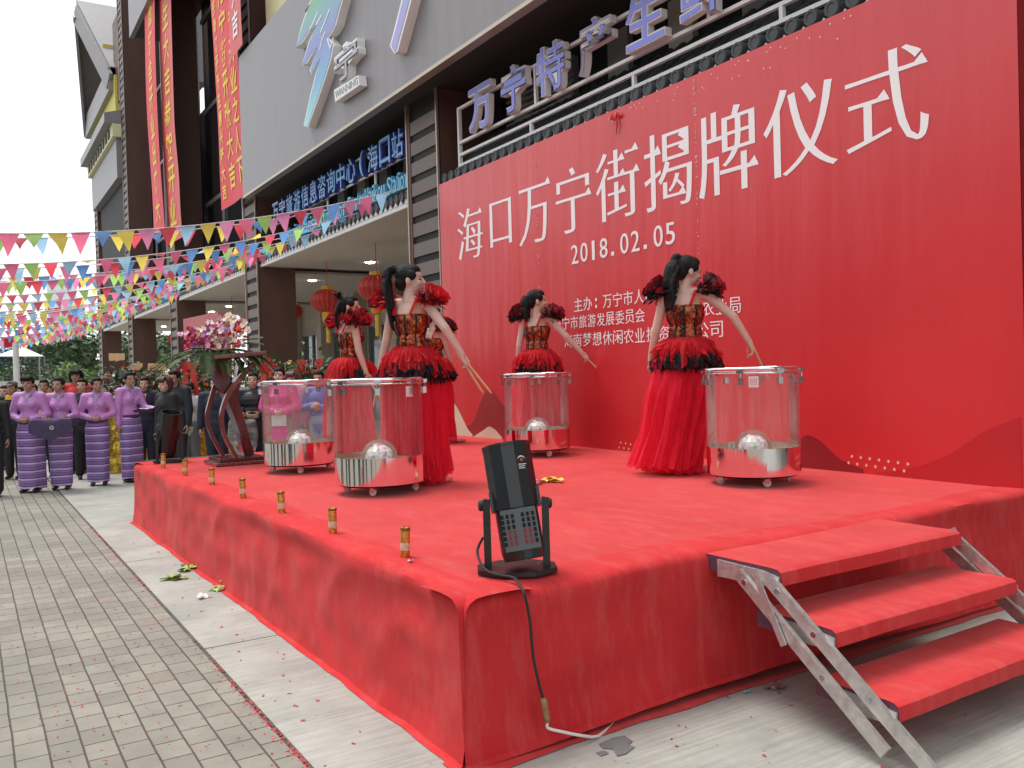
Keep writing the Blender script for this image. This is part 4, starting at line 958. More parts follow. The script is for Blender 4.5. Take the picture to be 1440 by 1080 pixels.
# ---- flowers on the lectern
M_LEAF = pm('palm leaf', (.055, .12, .035), .5, var=.45, vscale=9); M_LEAFD = pm('dark leaf', (.03, .07, .025), .55, var=.4, vscale=9)
FCOL = {k: pm('petal '+k, c, .55, var=.18, vscale=30) for k, c in dict(crimson=(.42, .012, .05), magenta=(.55, .06, .26), pink=(.72, .42, .55), white=(.80, .76, .72), cream=(.80, .70, .48), purple=(.34, .10, .34), red=(.62, .02, .03), yellow=(.78, .55, .06), orange=(.75, .22, .03)).items()}
def flower(mb, c, r, rs, mi=0):
    ax = Vector((rs.uniform(-.6, 1), rs.uniform(-1, .4), rs.uniform(.1, 1))).normalized(); q = ax.to_track_quat('Z', 'Y').to_matrix().to_4x4(); M_ = Matrix.Translation(c) @ q
    for layer, (rr, lift, n) in enumerate(((r, .35, 6), (r*.62, .75, 5))):
        for k in range(n):
            a = 2*math.pi*(k+.5*layer)/n+rs.uniform(-.15, .15); ca, sa = math.cos(a), math.sin(a); wv = rr*.42
            vs = [(0, 0, 0), (rr*.55*ca-wv*sa, rr*.55*sa+wv*ca, rr*lift*.35), (rr*ca, rr*sa, rr*lift*rs.uniform(.5, 1.1)), (rr*.55*ca+wv*sa, rr*.55*sa-wv*ca, rr*lift*.35)]
            mb.add(vs, [(0, 1, 2, 3)], mi, False, M_)
def frond(mb, base, tip, droop, w_, n=14, rs=random):
    base, tip = Vector(base), Vector(tip); d = tip-base
    for k in range(1, n+1):
        t = k/n; p = base+d*t+Vector((0, 0, -droop*t*t)); side = d.cross(Vector((0, 0, 1)))
        if side.length < 1e-4: side = Vector((1, 0, 0))
        side.normalize()
        for s_ in (-1, 1):
            L_ = w_*(1-.55*t)*rs.uniform(.8, 1.1); e = p+side*s_*L_*.7+d.normalized()*L_*.75+Vector((0, 0, -L_*.25))
            hw = d.normalized()*.012
            mb.add([tuple(p-hw), tuple(p+hw), tuple((p+e)/2+hw+Vector((0, 0, .01))), tuple(e), tuple((p+e)/2-hw+Vector((0, 0, .01)))], [(0, 1, 2, 3, 4)])
    mb.tube([tuple(base+d*t+Vector((0, 0, -droop*t*t))) for t in (0, .25, .5, .75, 1)], [.006, .005, .004, .003, .001], 5)
rs = random.Random(3)
fl = thing('flower_arrangement', 'crimson, pink and white flower arrangement with trailing palm leaves on top of the lectern', 'flowers', (lx, ly, ZT+1.10))
fc = Vector((lx, ly-.17, ZT+1.07))
lf = MB()
for k in range(13):
    a = rs.uniform(0, 6.28); L_ = rs.uniform(.26, .40); frond(lf, fc+Vector((0, 0, .04)), fc+Vector((math.cos(a)*L_, math.sin(a)*L_*1.1, rs.uniform(-.02, .16))), rs.uniform(.04, .18), .13, 12, rs)
for k in range(4): frond(lf, fc+Vector((.05, -.15, .05)), fc+Vector((rs.uniform(-.1, .25), -.55-rs.uniform(0, .14), -.02+rs.uniform(-.05, .08))), .2, .15, 14, rs)
for k in range(3): frond(lf, fc+Vector((.05, .1, .1)), fc+Vector((rs.uniform(0, .2), .38, .15+rs.uniform(0, .15))), .06, .13, 12, rs)
for k in range(9): frond(lf, fc+Vector((.12, -.2+.06*k, .05)), fc+Vector((rs.uniform(.2, .34), -.3+.09*k+rs.uniform(-.05, .05), -.06+rs.uniform(-.06, .05))), .10, .12, 12, rs)
lf.build('foliage', M_LEAF, fl)
for nm, n, box in (('crimson', 34, (-.36, .05)), ('magenta', 30, (-.34, .1)), ('pink', 34, (-.38, .3)), ('white', 60, (-.12, .36)), ('cream', 44, (-.16, .34)), ('purple', 16, (-.28, .1)), ('red', 12, (.14, .34))):
    mb = MB()
    for _ in range(n):
        y = rs.uniform(*box)*.86; x = rs.uniform(-.22, .24); hz = .20+.13*math.exp(-((y-.12)/.2)**2)-(x*x)*.9
        flower(mb, (fc[0]+x, fc[1]+y, fc[2]+.06+rs.uniform(.05, 1)*max(.03, hz)), rs.uniform(.028, .045), rs)
    mb.build('blooms', FCOL[nm], fl)['kind'] = 'stuff'
# ---- small litter
def crumple(name, label, cat, c, r, m, seed, n=26, group=None):
    rs = random.Random(seed); mb = MB()
    for _ in range(n):
        p = Vector(c)+Vector((rs.gauss(0, r*.6), rs.gauss(0, r*.6), abs(rs.gauss(0, r*.25))+.002)); a = rs.uniform(0, 6.28); s_ = r*rs.uniform(.25, .6)
        u_ = Vector((math.cos(a), math.sin(a), rs.uniform(-.4, .4)))*s_; v_ = Vector((-math.sin(a), math.cos(a), rs.uniform(-.1, .6)))*s_*.6
        q = [p-u_-v_, p+u_-v_, p+u_+v_, p-u_+v_]; zmin = min(k.z for k in q); d = max(0, c[2]+.001-zmin)
        mb.add([tuple(k+Vector((0, 0, d))) for k in q], [(0, 1, 2, 3)])
    return tag(mb.build(name, m), label, cat, group)
p = at_z(775, 678, ZT); crumple('flower_sprig', 'fallen yellow flower sprig lying on the red carpet behind the stage light', 'flower', tuple(p), .06, FCOL['yellow'], 1)
p = at_z(752, 680, ZT); crumple('paper_scrap', 'thin white and pink paper scraps on the carpet left of the fallen yellow flower', 'litter', tuple(p), .055, FCOL['pink'], 2, 14)
M_GL = pm('lettuce leaf', (.30, .40, .08), .5, var=.4, vscale=30)
for lab, px, py, r in (('larger crumpled green leaf on the concrete beside the stage skirt', 262, 801, .07), ('crumpled green leaf on the concrete nearer the paving', 243, 814, .06), ('small brownish green leaf against the stage skirt', 307, 829, .045)):
    crumple('fallen_leaf', lab, 'leaf', tuple(at_z(px, py, .006)), r, M_GL, int(px), 16, 'fallen green leaves')
crumple('crushed_cup', 'small crushed silver and green wrapper on the concrete near the steps', 'litter', tuple(at_z(1092, 969, .006)), .035, M_ALU, 5, 14)
crumple('paper_scrap', 'tiny teal paper scrap on the concrete near the steps', 'litter', tuple(at_z(1050, 973, .006)), .018, pm('teal paper', (.10, .42, .36), .6), 6, 5)
crumple('paper_scrap', 'crumpled grey paper on the concrete left of the stage skirt', 'litter', tuple(at_z(283, 841, .006)), .035, M_OFFW, 8, 10)
crumple('foil_wad', 'small wad of shiny foil beside the nearest gold confetti tube', 'litter', tuple(at_z(578, 789, ZT)), .016, M_CHROME, 9, 10)
mb = MB(); rs = random.Random(12)
def chip(x, y, z, s_):
    a = rs.uniform(0, 6.28); u_ = np.array([math.cos(a), math.sin(a), rs.uniform(-.3, .3)])*s_; v_ = np.array([-math.sin(a), math.cos(a), rs.uniform(0, .5)])*s_*.55
    c = np.array([x, y, z+s_*.35]); mb.add([tuple(c-u_-v_), tuple(c+u_-v_), tuple(c+u_+v_), tuple(c-u_+v_)], [(0, 1, 2, 3)])
for _ in range(2600):          # along the gap between paving and concrete
    x = -3-rs.random()**1.6*9.5; dens = fnoise(np.array([[x]]), 4, 3, 1.3)[0]
    if rs.random() < .35+.5*dens: chip(x, 1.035+rs.gauss(0, .014), -.002, rs.uniform(.003, .008))
for _ in range(2400):          # in the paving joints
    x = -2.6-rs.random()*6; y = 1.0-.118*rs.randint(0, 14)
    if rs.random() < .4: chip(x, y+rs.gauss(0, .006), .0, rs.uniform(.002, .006))
    elif rs.random() < .35: chip(x, y-rs.random()*.118, 0, rs.uniform(.002, .007))
for _ in range(60): chip(-2.2-rs.random()*6.5, rs.uniform(1.06, 1.5), .005, rs.uniform(.003, .010))
for _ in range(70): chip(rs.uniform(-2.7, -.8), rs.uniform(1.2, 4), .005, rs.uniform(.003, .009))
tag(mb.build('firecracker_paper', pm('red paper scraps', (.42, .05, .06), .7, var=.5, vscale=90)), 'red firecracker paper scattered in the paving joints and on the concrete', 'litter', kind='stuff')
# ================================================================ PEOPLE
def capsule(mb, a, b, ra, rb, flat=1.0, ref=(0, 1, 0), n=12):
    a, b = Vector(a), Vector(b); d = (b-a); L_ = d.length; d = d/L_ if L_ > 1e-6 else Vector((0, 0, 1))
    pts, rad = [], []
    for k in (-88, -60, -30): pts.append(a+d*ra*math.sin(R(k))*min(1, flat+.3)); rad.append(ra*math.cos(R(k)))
    pts.append(a); rad.append(ra); pts.append(b); rad.append(rb)
    for k in (30, 60, 88): pts.append(b+d*rb*math.sin(R(k))*min(1, flat+.3)); rad.append(rb*math.cos(R(k)))
    mb.tube(pts, rad, n, 0, True, flat, ref)
def ell(mb, c, r, rot=None, n=16):
    prof = [(max(.001, math.cos(t)), math.sin(t)) for t in np.linspace(-math.pi/2, math.pi/2, 11)]
    M_ = Matrix.Translation(c) @ (rot.to_4x4() if rot is not None else Matrix.Identity(4)) @ Matrix.Diagonal((r[0], r[1], r[2], 1))
    mb.lathe(prof, n, M=M_)
    k = len(mb.v)
    mb.f.append(tuple(range(k-n, k))); mb.m.append(0); mb.sm.append(True)
    mb.f.append(tuple(range(k-n*11, k-n*10))[::-1]); mb.m.append(0); mb.sm.append(True)
def fuse(mb, voxel, smooth=3, fac=.5):
    me = bpy.data.meshes.new('f'); me.from_pydata(mb.v, [], mb.f); me.update()
    o = bpy.data.objects.new('f', me); COL.objects.link(o)
    m = o.modifiers.new('r', 'REMESH'); m.mode = 'VOXEL'; m.voxel_size = voxel
    s = o.modifiers.new('s', 'SMOOTH'); s.iterations = smooth; s.factor = fac
    bpy.context.view_layer.update()
    dg = bpy.context.evaluated_depsgraph_get(); ev = o.evaluated_get(dg); m2 = ev.to_mesh()
    V = np.zeros(len(m2.vertices)*3); m2.vertices.foreach_get('co', V); V = V.reshape(-1, 3)
    F = [tuple(p.vertices) for p in m2.polygons]
    ev.to_mesh_clear(); bpy.data.objects.remove(o); bpy.data.meshes.remove(me)
    return V, F
def mesh_obj(name, V, F, mats, parent, region=None, smooth=True):
    me = bpy.data.meshes.new(name); me.from_pydata([tuple(p) for p in V], [], F)
    if not isinstance(mats, (list, tuple)): mats = [mats]
    for m in mats: me.materials.append(m)
    me.polygons.foreach_set('use_smooth', [smooth]*len(F))
    if region is not None:
        C_ = np.array([V[list(f)].mean(0) for f in F]); me.polygons.foreach_set('material_index', region(C_).astype(int).tolist())
    me.update(); o = bpy.data.objects.new(name, me); COL.objects.link(o); o.parent = parent; OFF[o] = OFF[parent].copy(); return o
M_SKIN = pm('skin', (.56, .34, .25), .5, var=.06, vscale=20); M_SKIN2 = pm('tanned skin', (.42, .235, .16), .5, var=.06, vscale=20); M_SKINP = pm('pale skin', (.62, .42, .34), .5, var=.05, vscale=20)
for m_ in (M_SKIN, M_SKIN2, M_SKINP):
    m_.node_tree.nodes['Principled BSDF'].inputs['Subsurface Weight'].default_value = .08; m_.node_tree.nodes['Principled BSDF'].inputs['Subsurface Radius'].default_value = (.012, .004, .002)
M_EYE = pm('eye dark', (.05, .03, .025), .25, var=0); M_LIP = pm('lips', (.42, .15, .13), .4, var=0); M_BROW = pm('brow', (.13, .08, .06), .8, var=0)
M_HAIR = pm('black hair', (.007, .006, .006), .55, var=.3, vscale=40, stretch=(1, 1, .15), bump=.6, bscale=140, spec=.25)
M_HAIRB = pm('brown hair', (.10, .045, .03), .42, var=.3, vscale=40, stretch=(1, 1, .15), bump=.5, bscale=120)
M_HAIRR = pm('dark red hair', (.055, .016, .014), .42, var=.3, vscale=40, stretch=(1, 1, .15), bump=.5, bscale=120)
def hand(mb, w_, d, n, lat, s=1.0, curl=.35, thin=1.0):
    """w_ wrist, d along the hand, n palm normal, lat towards the thumb"""
    w_, d, n, lat = Vector(w_), Vector(d).normalized(), Vector(n).normalized(), Vector(lat).normalized()
    r = .0088*s*thin
    for k, o in enumerate((.029, .010, -.010, -.028)):
        kn = w_+d*(.082-.004*abs(k-1))*s+lat*o*s
        capsule(mb, w_+d*.008*s+lat*o*.62*s, kn, .0135*s, .0112*s, n=8)
        L_ = (.062, .072, .067, .052)[k]*s; c = curl*(1+.12*k); p = kn; a = c*.6
        for j, fr in enumerate((.45, .32, .25)):
            dd = (d*math.cos(a)+n*math.sin(a)).normalized(); q = p+dd*L_*fr*1.05; capsule(mb, p, q, r*(1-.06*j), r*(.94-.06*j), n=7); p = q; a += c
    t0 = w_+d*.018*s+lat*.026*s; t1 = t0+(d*.6+lat*.7+n*.35).normalized()*.034*s; t2 = t1+(d*.9+lat*.25+n*.45*(.5+curl)).normalized()*.03*s; t3 = t2+(d*.95+n*.5*(.5+curl)).normalized()*.024*s
    capsule(mb, t0, t1, .0135*s, .011*s, n=7); capsule(mb, t1, t2, .0108*s, .0095*s, n=7); capsule(mb, t2, t3, .0092*s, .008*s, n=7)
class Fig:
    def __init__(s, H=1.66, fem=True, armR=None, armL=None, yaw=0.0, pitch=0.0, tilt=0.0, lean=0.0, legs=None, curlR=.35, curlL=.35, build=1.0, handR=None, handL=None):
        k = s.k = H/1.668; s.fem = fem; s.H = H; s.b = build
        s.pel = Vector((0, 0, .93))*k; s.wai = Vector((0, .0, 1.06))*k; s.che = Vector((0, lean*.2, 1.25))*k; s.nec = Vector((0, -.012+lean*.32, 1.41))*k
        sw = (.158 if fem else .185)*k*(.6+.4*build)
        s.shR = Vector((sw, -.005+lean*.29, 1.365*k)); s.shL = Vector((-sw, -.005+lean*.29, 1.365*k))
        s.aR = armR or ((.14, 0, -.99), (.05, .18, -.98)); s.aL = armL or ((-.14, 0, -.99), (-.05, .18, -.98))
        ul, fl_ = .275*k, .235*k
        s.elR = s.shR+Vector(s.aR[0]).normalized()*ul; s.wrR = s.elR+Vector(s.aR[1]).normalized()*fl_
        s.elL = s.shL+Vector(s.aL[0]).normalized()*ul; s.wrL = s.elL+Vector(s.aL[1]).normalized()*fl_
        s.curl = (curlR, curlL); s.hd = (handR, handL)
        s.legs = legs or [((.085, 0, .88), (.085, .015, .47), (.085, -.01, .085)), ((-.085, 0, .88), (-.085, .015, .47), (-.085, -.01, .085))]
        s.HM = Matrix.Translation(s.nec+Vector((0, .012, -.018))*k) @ Matrix.Rotation(yaw, 4, 'Z') @ Matrix.Rotation(pitch, 4, 'X') @ Matrix.Rotation(tilt, 4, 'Y') @ Matrix.Scale(k*1.05, 4)
    def hp(s, x, y, z): return s.HM @ Vector((x, y, z))
    def body_mb(s, legs=True, fine=True):
        mb = MB(); k = s.k; b = s.b
        ell(mb, s.pel, (.150*k*b, .105*k*b, .115*k)); ell(mb, s.wai, ((.118 if s.fem else .135)*k*b, .088*k*b, .13*k)); ell(mb, s.che, ((.142 if s.fem else .162)*k*b, .10*k*b, .15*k))
        capsule(mb, s.shL, s.shR, .052*k, .052*k, .9, (0, 1, 0)); capsule(mb, s.che+Vector((0, 0, .02)), s.nec, .10*k, .052*k, .75)
        if s.fem:
            for x in (-.06, .06): ell(mb, s.che+Vector((x*k, .07*k, -.005)), (.055*k, .05*k, .055*k))
        capsule(mb, s.nec+Vector((0, 0, -.03)), s.hp(0, .012, .09), (.050 if s.fem else .058)*k, .047*k)
        for sh, el, wr in ((s.shR, s.elR, s.wrR), (s.shL, s.elL, s.wrL)):
            capsule(mb, sh, el, .045*k*b, .036*k*b); capsule(mb, el, wr, .037*k*b, .025*k)
        for i, (el, wr) in enumerate(((s.elR, s.wrR), (s.elL, s.wrL))):
            d = (wr-el).normalized(); sg = 1 if i == 0 else -1
            if s.hd[i]: d2, n = Vector(s.hd[i][0]), Vector(s.hd[i][1])
            else: d2 = d; n = Vector((-sg, 0, 0))
            n = (n-d2*n.dot(d2)/d2.length_squared).normalized(); lat = d2.cross(n)*(1 if i == 0 else -1)
            if not s.hd[i] and lat.dot(Vector((0, 1, 0))) < 0: lat = -lat
            hand(mb, wr, d2, n, lat, k*(.93 if s.fem else 1.03), s.curl[i])
        if legs:
            for hip, kn, an in s.legs:
                h, q, a = Vector(hip)*k, Vector(kn)*k, Vector(an)*k
                capsule(mb, h, q, .078*k*b, .052*k); capsule(mb, q, a, .052*k, .034*k); capsule(mb, a+Vector((0, -.02, -.045))*k, a+Vector((0, .12, -.055))*k, .034*k, .028*k)
        # head
        hp = s.hp; E = s.HM.to_3x3().normalized()
        ell(mb, hp(0, .012, .165), (.071*k, .089*k, .098*k), E); ell(mb, hp(0, .045, .105), (.053*k, .055*k, .058*k), E); ell(mb, hp(0, .078, .068), (.022*k, .02*k, .018*k), E)
        capsule(mb, hp(0, .098, .155), hp(0, .112, .122), .010*k, .015*k, n=8); ell(mb, hp(0, .094, .088), (.024*k, .012*k, .011*k), E)
        for x in (-1, 1):
            ell(mb, hp(x*.073, .0, .135), (.010*k, .020*k, .032*k), E); ell(mb, hp(x*.040, .076, .118), (.020*k, .02*k, .02*k), E); ell(mb, hp(x*.030, .089, .168), (.022*k, .012*k, .008*k), E)
        return mb
    def region(s):
        inv = np.array(s.HM.inverted())
        def f(C_):
            h = C_ @ inv[:3, :3].T+inv[:3, 3]; x, y, z = np.abs(h[:, 0]), h[:, 1], h[:, 2]
            r = np.zeros(len(C_), int); fr = y > .055
            r[fr & ((x-.031)**2/.0125**2+(z-.146)**2/.0055**2 < 1)] = 1
            r[fr & ((x-.032)**2/.018**2+(z-.171)**2/.0035**2 < 1)] = 3
            r[fr & (x**2/.022**2+(z-.0875)**2/.0095**2 < 1) & (y > .08)] = 2
            return r
        return f
    def body(s, parent, skin=M_SKIN, voxel=.0065, legs=True):
        V, F = fuse(s.body_mb(legs), voxel, 3)
        return mesh_obj('body', V, F, [skin, M_EYE, M_LIP, M_BROW], parent, s.region())
    def hair(s, parent, style='short', m=None, voxel=.008):
        m = m or M_HAIR; mb = MB(); k = s.k; hp = s.hp; E = s.HM.to_3x3().normalized()
        ell(mb, hp(0, -.012, .180), (.080*k, .092*k, .092*k), E)
        if style == 'short':
            ell(mb, hp(0, .03, .222), (.066*k, .066*k, .045*k), E); ell(mb, hp(0, -.045, .135), (.070*k, .06*k, .06*k), E)
            for x in (-1, 1): ell(mb, hp(x*.068, .015, .165), (.014*k, .03*k, .035*k), E)
        else:
            ell(mb, hp(0, .022, .215), (.070*k, .072*k, .05*k), E); ell(mb, hp(0, -.05, .13), (.068*k, .055*k, .06*k), E)
            for x in (-1, 1): ell(mb, hp(x*.066, .02, .175), (.018*k, .045*k, .04*k), E)
        def lock(pts, rad): 
            P = smooth_path([tuple(hp(*p)) for p in pts], 5); rr = np.interp(np.linspace(0, 1, len(P)), np.linspace(0, 1, len(rad)), rad)*k; mb.tube(P, list(rr), 9)
        rs = random.Random(int(s.H*1000))
        if style in ('bun', 'updo'):
            ell(mb, hp(0, -.085, .225 if style == 'updo' else .17), (.048*k, .045*k, .045*k), E)
        if style == 'fringe':
            for x in (-.045, -.02, .005, .03, .05): lock([(x, .06, .245), (x*1.1, .1, .215), (x*1.15, .103, .175)], [.018, .018, .010])
        if style == 'bob':
            for x in (-1, 1): lock([(x*.055, .02, .23), (x*.078, .01, .17), (x*.08, .0, .10), (x*.072, .0, .05)], [.03, .03, .028, .015])
            lock([(0, -.05, .22), (0, -.075, .15), (0, -.075, .06)], [.06, .06, .04])
            for x in (-.045, -.015, .015, .045): lock([(x, .06, .245), (x*1.1, .1, .21), (x*1.15, .104, .165)], [.02, .02, .012])
        if style == 'ponytail':
            lock([(0, -.085, .225), (0, -.125, .235), (0, -.155, .19), (.0, -.155, .08), (.005, -.135, -.04), (.01, -.12, -.14)], [.026, .034, .042, .044, .036, .010])
            for i in range(6): x = rs.uniform(-.03, .03); lock([(x, -.14, .20), (x*1.5, -.165, .07), (x*1.7, -.14, -.06-.02*i), (x*1.5, -.12, -.17-.01*i)], [.018, .016, .012, .004])
        if style == 'half':
            lock([(0, -.08, .20), (0, -.112, .15), (0, -.115, .05), (0, -.10, -.05), (0, -.09, -.12)], [.04, .062, .066, .052, .02])
            for i in range(8): x = -.05+.014*i; lock([(x, -.09, .16), (x*1.2, -.13, .03), (x*1.3, -.11, -.09), (x*1.2, -.10, -.15-.01*(i % 3))], [.02, .018, .014, .004])
            lock([(0, -.07, .235), (0, -.1, .23), (0, -.11, .20)], [.03, .036, .03])
        if style == 'short_half':
            lock([(0, -.08, .19), (0, -.105, .13), (0, -.105, .04), (0, -.085, -.03)], [.05, .062, .056, .02])
            for i in range(6): x = -.04+.016*i; lock([(x, -.09, .15), (x*1.2, -.12, .03), (x*1.2, -.10, -.05-.01*(i % 3))], [.02, .018, .004])
        if style == 'messy':
            for i in range(16):
                a = rs.uniform(0, 6.28); c = (rs.uniform(-.02, .02), -.085+rs.uniform(-.02, .02), .235)
                lock([c, (c[0]+.04*math.cos(a), c[1]+.03*math.sin(a)-.01, c[2]+.03), (c[0]+.075*math.cos(a), c[1]-.02+.06*math.sin(a), c[2]+rs.uniform(-.01, .06))], [.018, .014, .004])
            for i in range(7): x = -.05+.016*i; lock([(x, -.08, .18), (x*1.2, -.115, .06), (x*1.2, -.10, -.05-.012*(i % 3))], [.024, .022, .005])
        V, F = fuse(mb, voxel, 2, .4)
        return mesh_obj('hair', V, F, m, parent)
    def garment(s, parent, name, m, t=.016, zlow=.80, sleeves=1.0, voxel=.011, collar=True, flare=0.0):
        mb = MB(); k = s.k; b = s.b
        ell(mb, s.wai, ((.118 if s.fem else .138)*k*b+t, .09*k*b+t, .15*k)); ell(mb, s.che, ((.142 if s.fem else .162)*k*b+t, .102*k*b+t, .155*k))
        capsule(mb, s.shL, s.shR, .053*k+t, .053*k+t, .9, (0, 1, 0)); capsule(mb, s.che, s.nec+Vector((0, 0, -.03))*k, .10*k+t, .06*k+t*.4, .8)
        if s.fem:
            for x in (-.06, .06): ell(mb, s.che+Vector((x*k, .07*k, -.005)), (.055*k+t*.7, .05*k+t*.7, .06*k))
        capsule(mb, s.wai, Vector((0, 0, zlow*k+.06)), .125*k*b+t, (.145+flare)*k*b+t, .74); 
        for sh, el, wr in ((s.shR, s.elR, s.wrR), (s.shL, s.elL, s.wrL)):
            capsule(mb, sh, el, .047*k*b+t, .040*k*b+t)
            if sleeves > .5: capsule(mb, el, el+(wr-el)*min(1, sleeves*.97), .041*k*b+t, .030*k+t*.8)
        if collar: capsule(mb, s.nec+Vector((0, -.005, -.02))*k, s.nec+Vector((0, .0, .025))*k, .058*k+t*.5, .056*k+t*.3)
        V, F = fuse(mb, voxel, 3)
        w1 = fnoise(V*np.array([1, 1, .8]), int(s.H*1e4) % 97, 3, 22); N_ = V-np.array([0, 0, 0]); ctr = np.stack([0*V[:, 0], 0*V[:, 1], V[:, 2]], 1); dd = V-ctr; dd /= (np.linalg.norm(dd, axis=1)[:, None]+1e-6)
        V = V+dd*(w1*.004)[:, None]
        return mesh_obj(name, V, F, m, parent)
    def trousers(s, parent, m, t=.018, voxel=.012, zlow=.10, name='trousers'):
        mb = MB(); k = s.k; b = s.b
        ell(mb, s.pel, (.15*k*b+t, .108*k*b+t, .13*k))
        for hip, kn, an in s.legs:
            h, q, a = Vector(hip)*k, Vector(kn)*k, Vector(an)*k; e = q+(a-q)*min(1, (.47-zlow)/.385)
            capsule(mb, h, q, .08*k*b+t, .058*k+t); capsule(mb, q, e, .058*k+t, .046*k+t)
        V, F = fuse(mb, voxel, 2); V[:, 2] = np.maximum(V[:, 2], .012)
        return mesh_obj(name, V, F, m, parent)
    def shoes(s, parent, m, t=.006):
        for hip, kn, an in s.legs:
            a = Vector(an)*s.k; mb = MB(); capsule(mb, a+Vector((0, -.03, -.045))*s.k, a+Vector((0, .05, -.04))*s.k, .036*s.k, .038*s.k); capsule(mb, a+Vector((0, .04, -.045))*s.k, a+Vector((0, .15, -.055))*s.k, .039*s.k, .030*s.k)
            capsule(mb, a+Vector((0, -.01, -.03)), a+Vector((0, -.01, .02)), .036, .04)
            V, F = fuse(mb, .01, 2); V[:, 2] = np.maximum(V[:, 2], .002); mesh_obj('shoe', V, F, m, parent)
CFh = Vector((CF[0], CF[1], 0)).normalized(); CRh = Vector((CR[0], CR[1], 0)).normalized()
def facing(f, r):
    d = CFh*f+CRh*r; return math.atan2(-d.x, d.y)
def to_local(v, th):
    wv = CRh*v[0]+Vector((0, 0, v[1]))+CFh*v[2]; return tuple(Matrix.Rotation(-th, 3, 'Z') @ wv)
# ---------------------------------------------------------------- dancers
def tulle_mat(name, col, a0, a1):
    m = bpy.data.materials.new(name); m.use_nodes = True; t = m.node_tree; N = t.nodes.new; L = t.links.new; b = t.nodes['Principled BSDF']; out = t.nodes['Material Output']
    tc = N('ShaderNodeTexCoord'); mp = N('ShaderNodeMapping'); mp.inputs['Scale'].default_value = (1, 1, .25); L(tc.outputs['Object'], mp.inputs['Vector'])
    n = N('ShaderNodeTexNoise'); n.inputs['Scale'].default_value = 26; n.inputs['Detail'].default_value = 7; n.inputs['Roughness'].default_value = .7; L(mp.outputs[0], n.inputs['Vector'])
    mr = N('ShaderNodeMapRange'); mr.inputs['From Min'].default_value = .3; mr.inputs['From Max'].default_value = .7; mr.inputs['To Min'].default_value = a0; mr.inputs['To Max'].default_value = a1; L(n.outputs['Fac'], mr.inputs['Value'])
    b.inputs['Base Color'].default_value = (*col, 1); b.inputs['Roughness'].default_value = .7; b.inputs['Specular IOR Level'].default_value = .2; b.inputs['Sheen Weight'].default_value = .15
    tl_ = N('ShaderNodeBsdfTranslucent'); tl_.inputs['Color'].default_value = (*col, 1); mx = N('ShaderNodeMixShader'); mx.inputs[0].default_value = .35; L(b.outputs[0], mx.inputs[1]); L(tl_.outputs[0], mx.inputs[2])
    tr = N('ShaderNodeBsdfTransparent'); m2 = N('ShaderNodeMixShader'); L(mr.outputs[0], m2.inputs[0]); L(tr.outputs[0], m2.inputs[1]); L(mx.outputs[0], m2.inputs[2]); L(m2.outputs[0], out.inputs['Surface'])
    MATS[name] = m; return m
M_TULLE = tulle_mat('red tulle', (.86, .016, .055), .50, .86); M_TULLEI = tulle_mat('red lining', (.66, .008, .03), .97, 1.0)
M_RUFR = tulle_mat('red ruffle net', (.66, .010, .022), .55, 1.0); M_RUFD = tulle_mat('maroon ruffle net', (.15, .010, .022), .6, 1.0); M_RUFB = tulle_mat('black ruffle net', (.02, .012, .016), .8, 1.0)
def corset_mat():
    m, t, b, N, L = tex_mat('sequin corset')
    tc = N('ShaderNodeTexCoord'); mp = N('ShaderNodeMapping'); mp.inputs['Scale'].default_value = (1, 1, .8); L(tc.outputs['Object'], mp.inputs['Vector'])
    v = N('ShaderNodeTexVoronoi'); v.inputs['Scale'].default_value = 62; L(mp.outputs[0], v.inputs['Vector'])
    n = N('ShaderNodeTexNoise'); n.inputs['Scale'].default_value = 38; n.inputs['Detail'].default_value = 4; L(tc.outputs['Object'], n.inputs['Vector'])
    cr = N('ShaderNodeValToRGB'); e = cr.color_ramp.elements; e[0].position = .38; e[0].color = (.16, .012, .012, 1); e[1].position = .72; e[1].color = (.72, .30, .06, 1)
    x = e.new(.52); x.color = (.42, .06, .02, 1); L(n.outputs['Fac'], cr.inputs['Fac'])
    mx = N('ShaderNodeMixRGB'); mx.blend_type = 'MULTIPLY'; mx.inputs['Fac'].default_value = .55; L(cr.outputs['Color'], mx.inputs['Color1']); L(v.outputs['Color'], mx.inputs['Color2']); L(mx.outputs[0], b.inputs['Base Color'])
    b.inputs['Metallic'].default_value = .45; b.inputs['Roughness'].default_value = .3
    bp = N('ShaderNodeBump'); bp.inputs['Strength'].default_value = .5; bp.inputs['Distance'].default_value = .005; L(v.outputs['Distance'], bp.inputs['Height']); L(bp.outputs[0], b.inputs['Normal'])
    return m
M_CORS = corset_mat(); M_BOND = pm('black satin', (.012, .010, .011), .35, var=.1)
M_STICKW = pm('drumstick wood', (.62, .40, .20), .5, var=.2, vscale=30, stretch=(1, 1, .2)); M_SILV = pm('silver shoe', (.70, .66, .62), .25, metal=.8, var=.15, vscale=60)
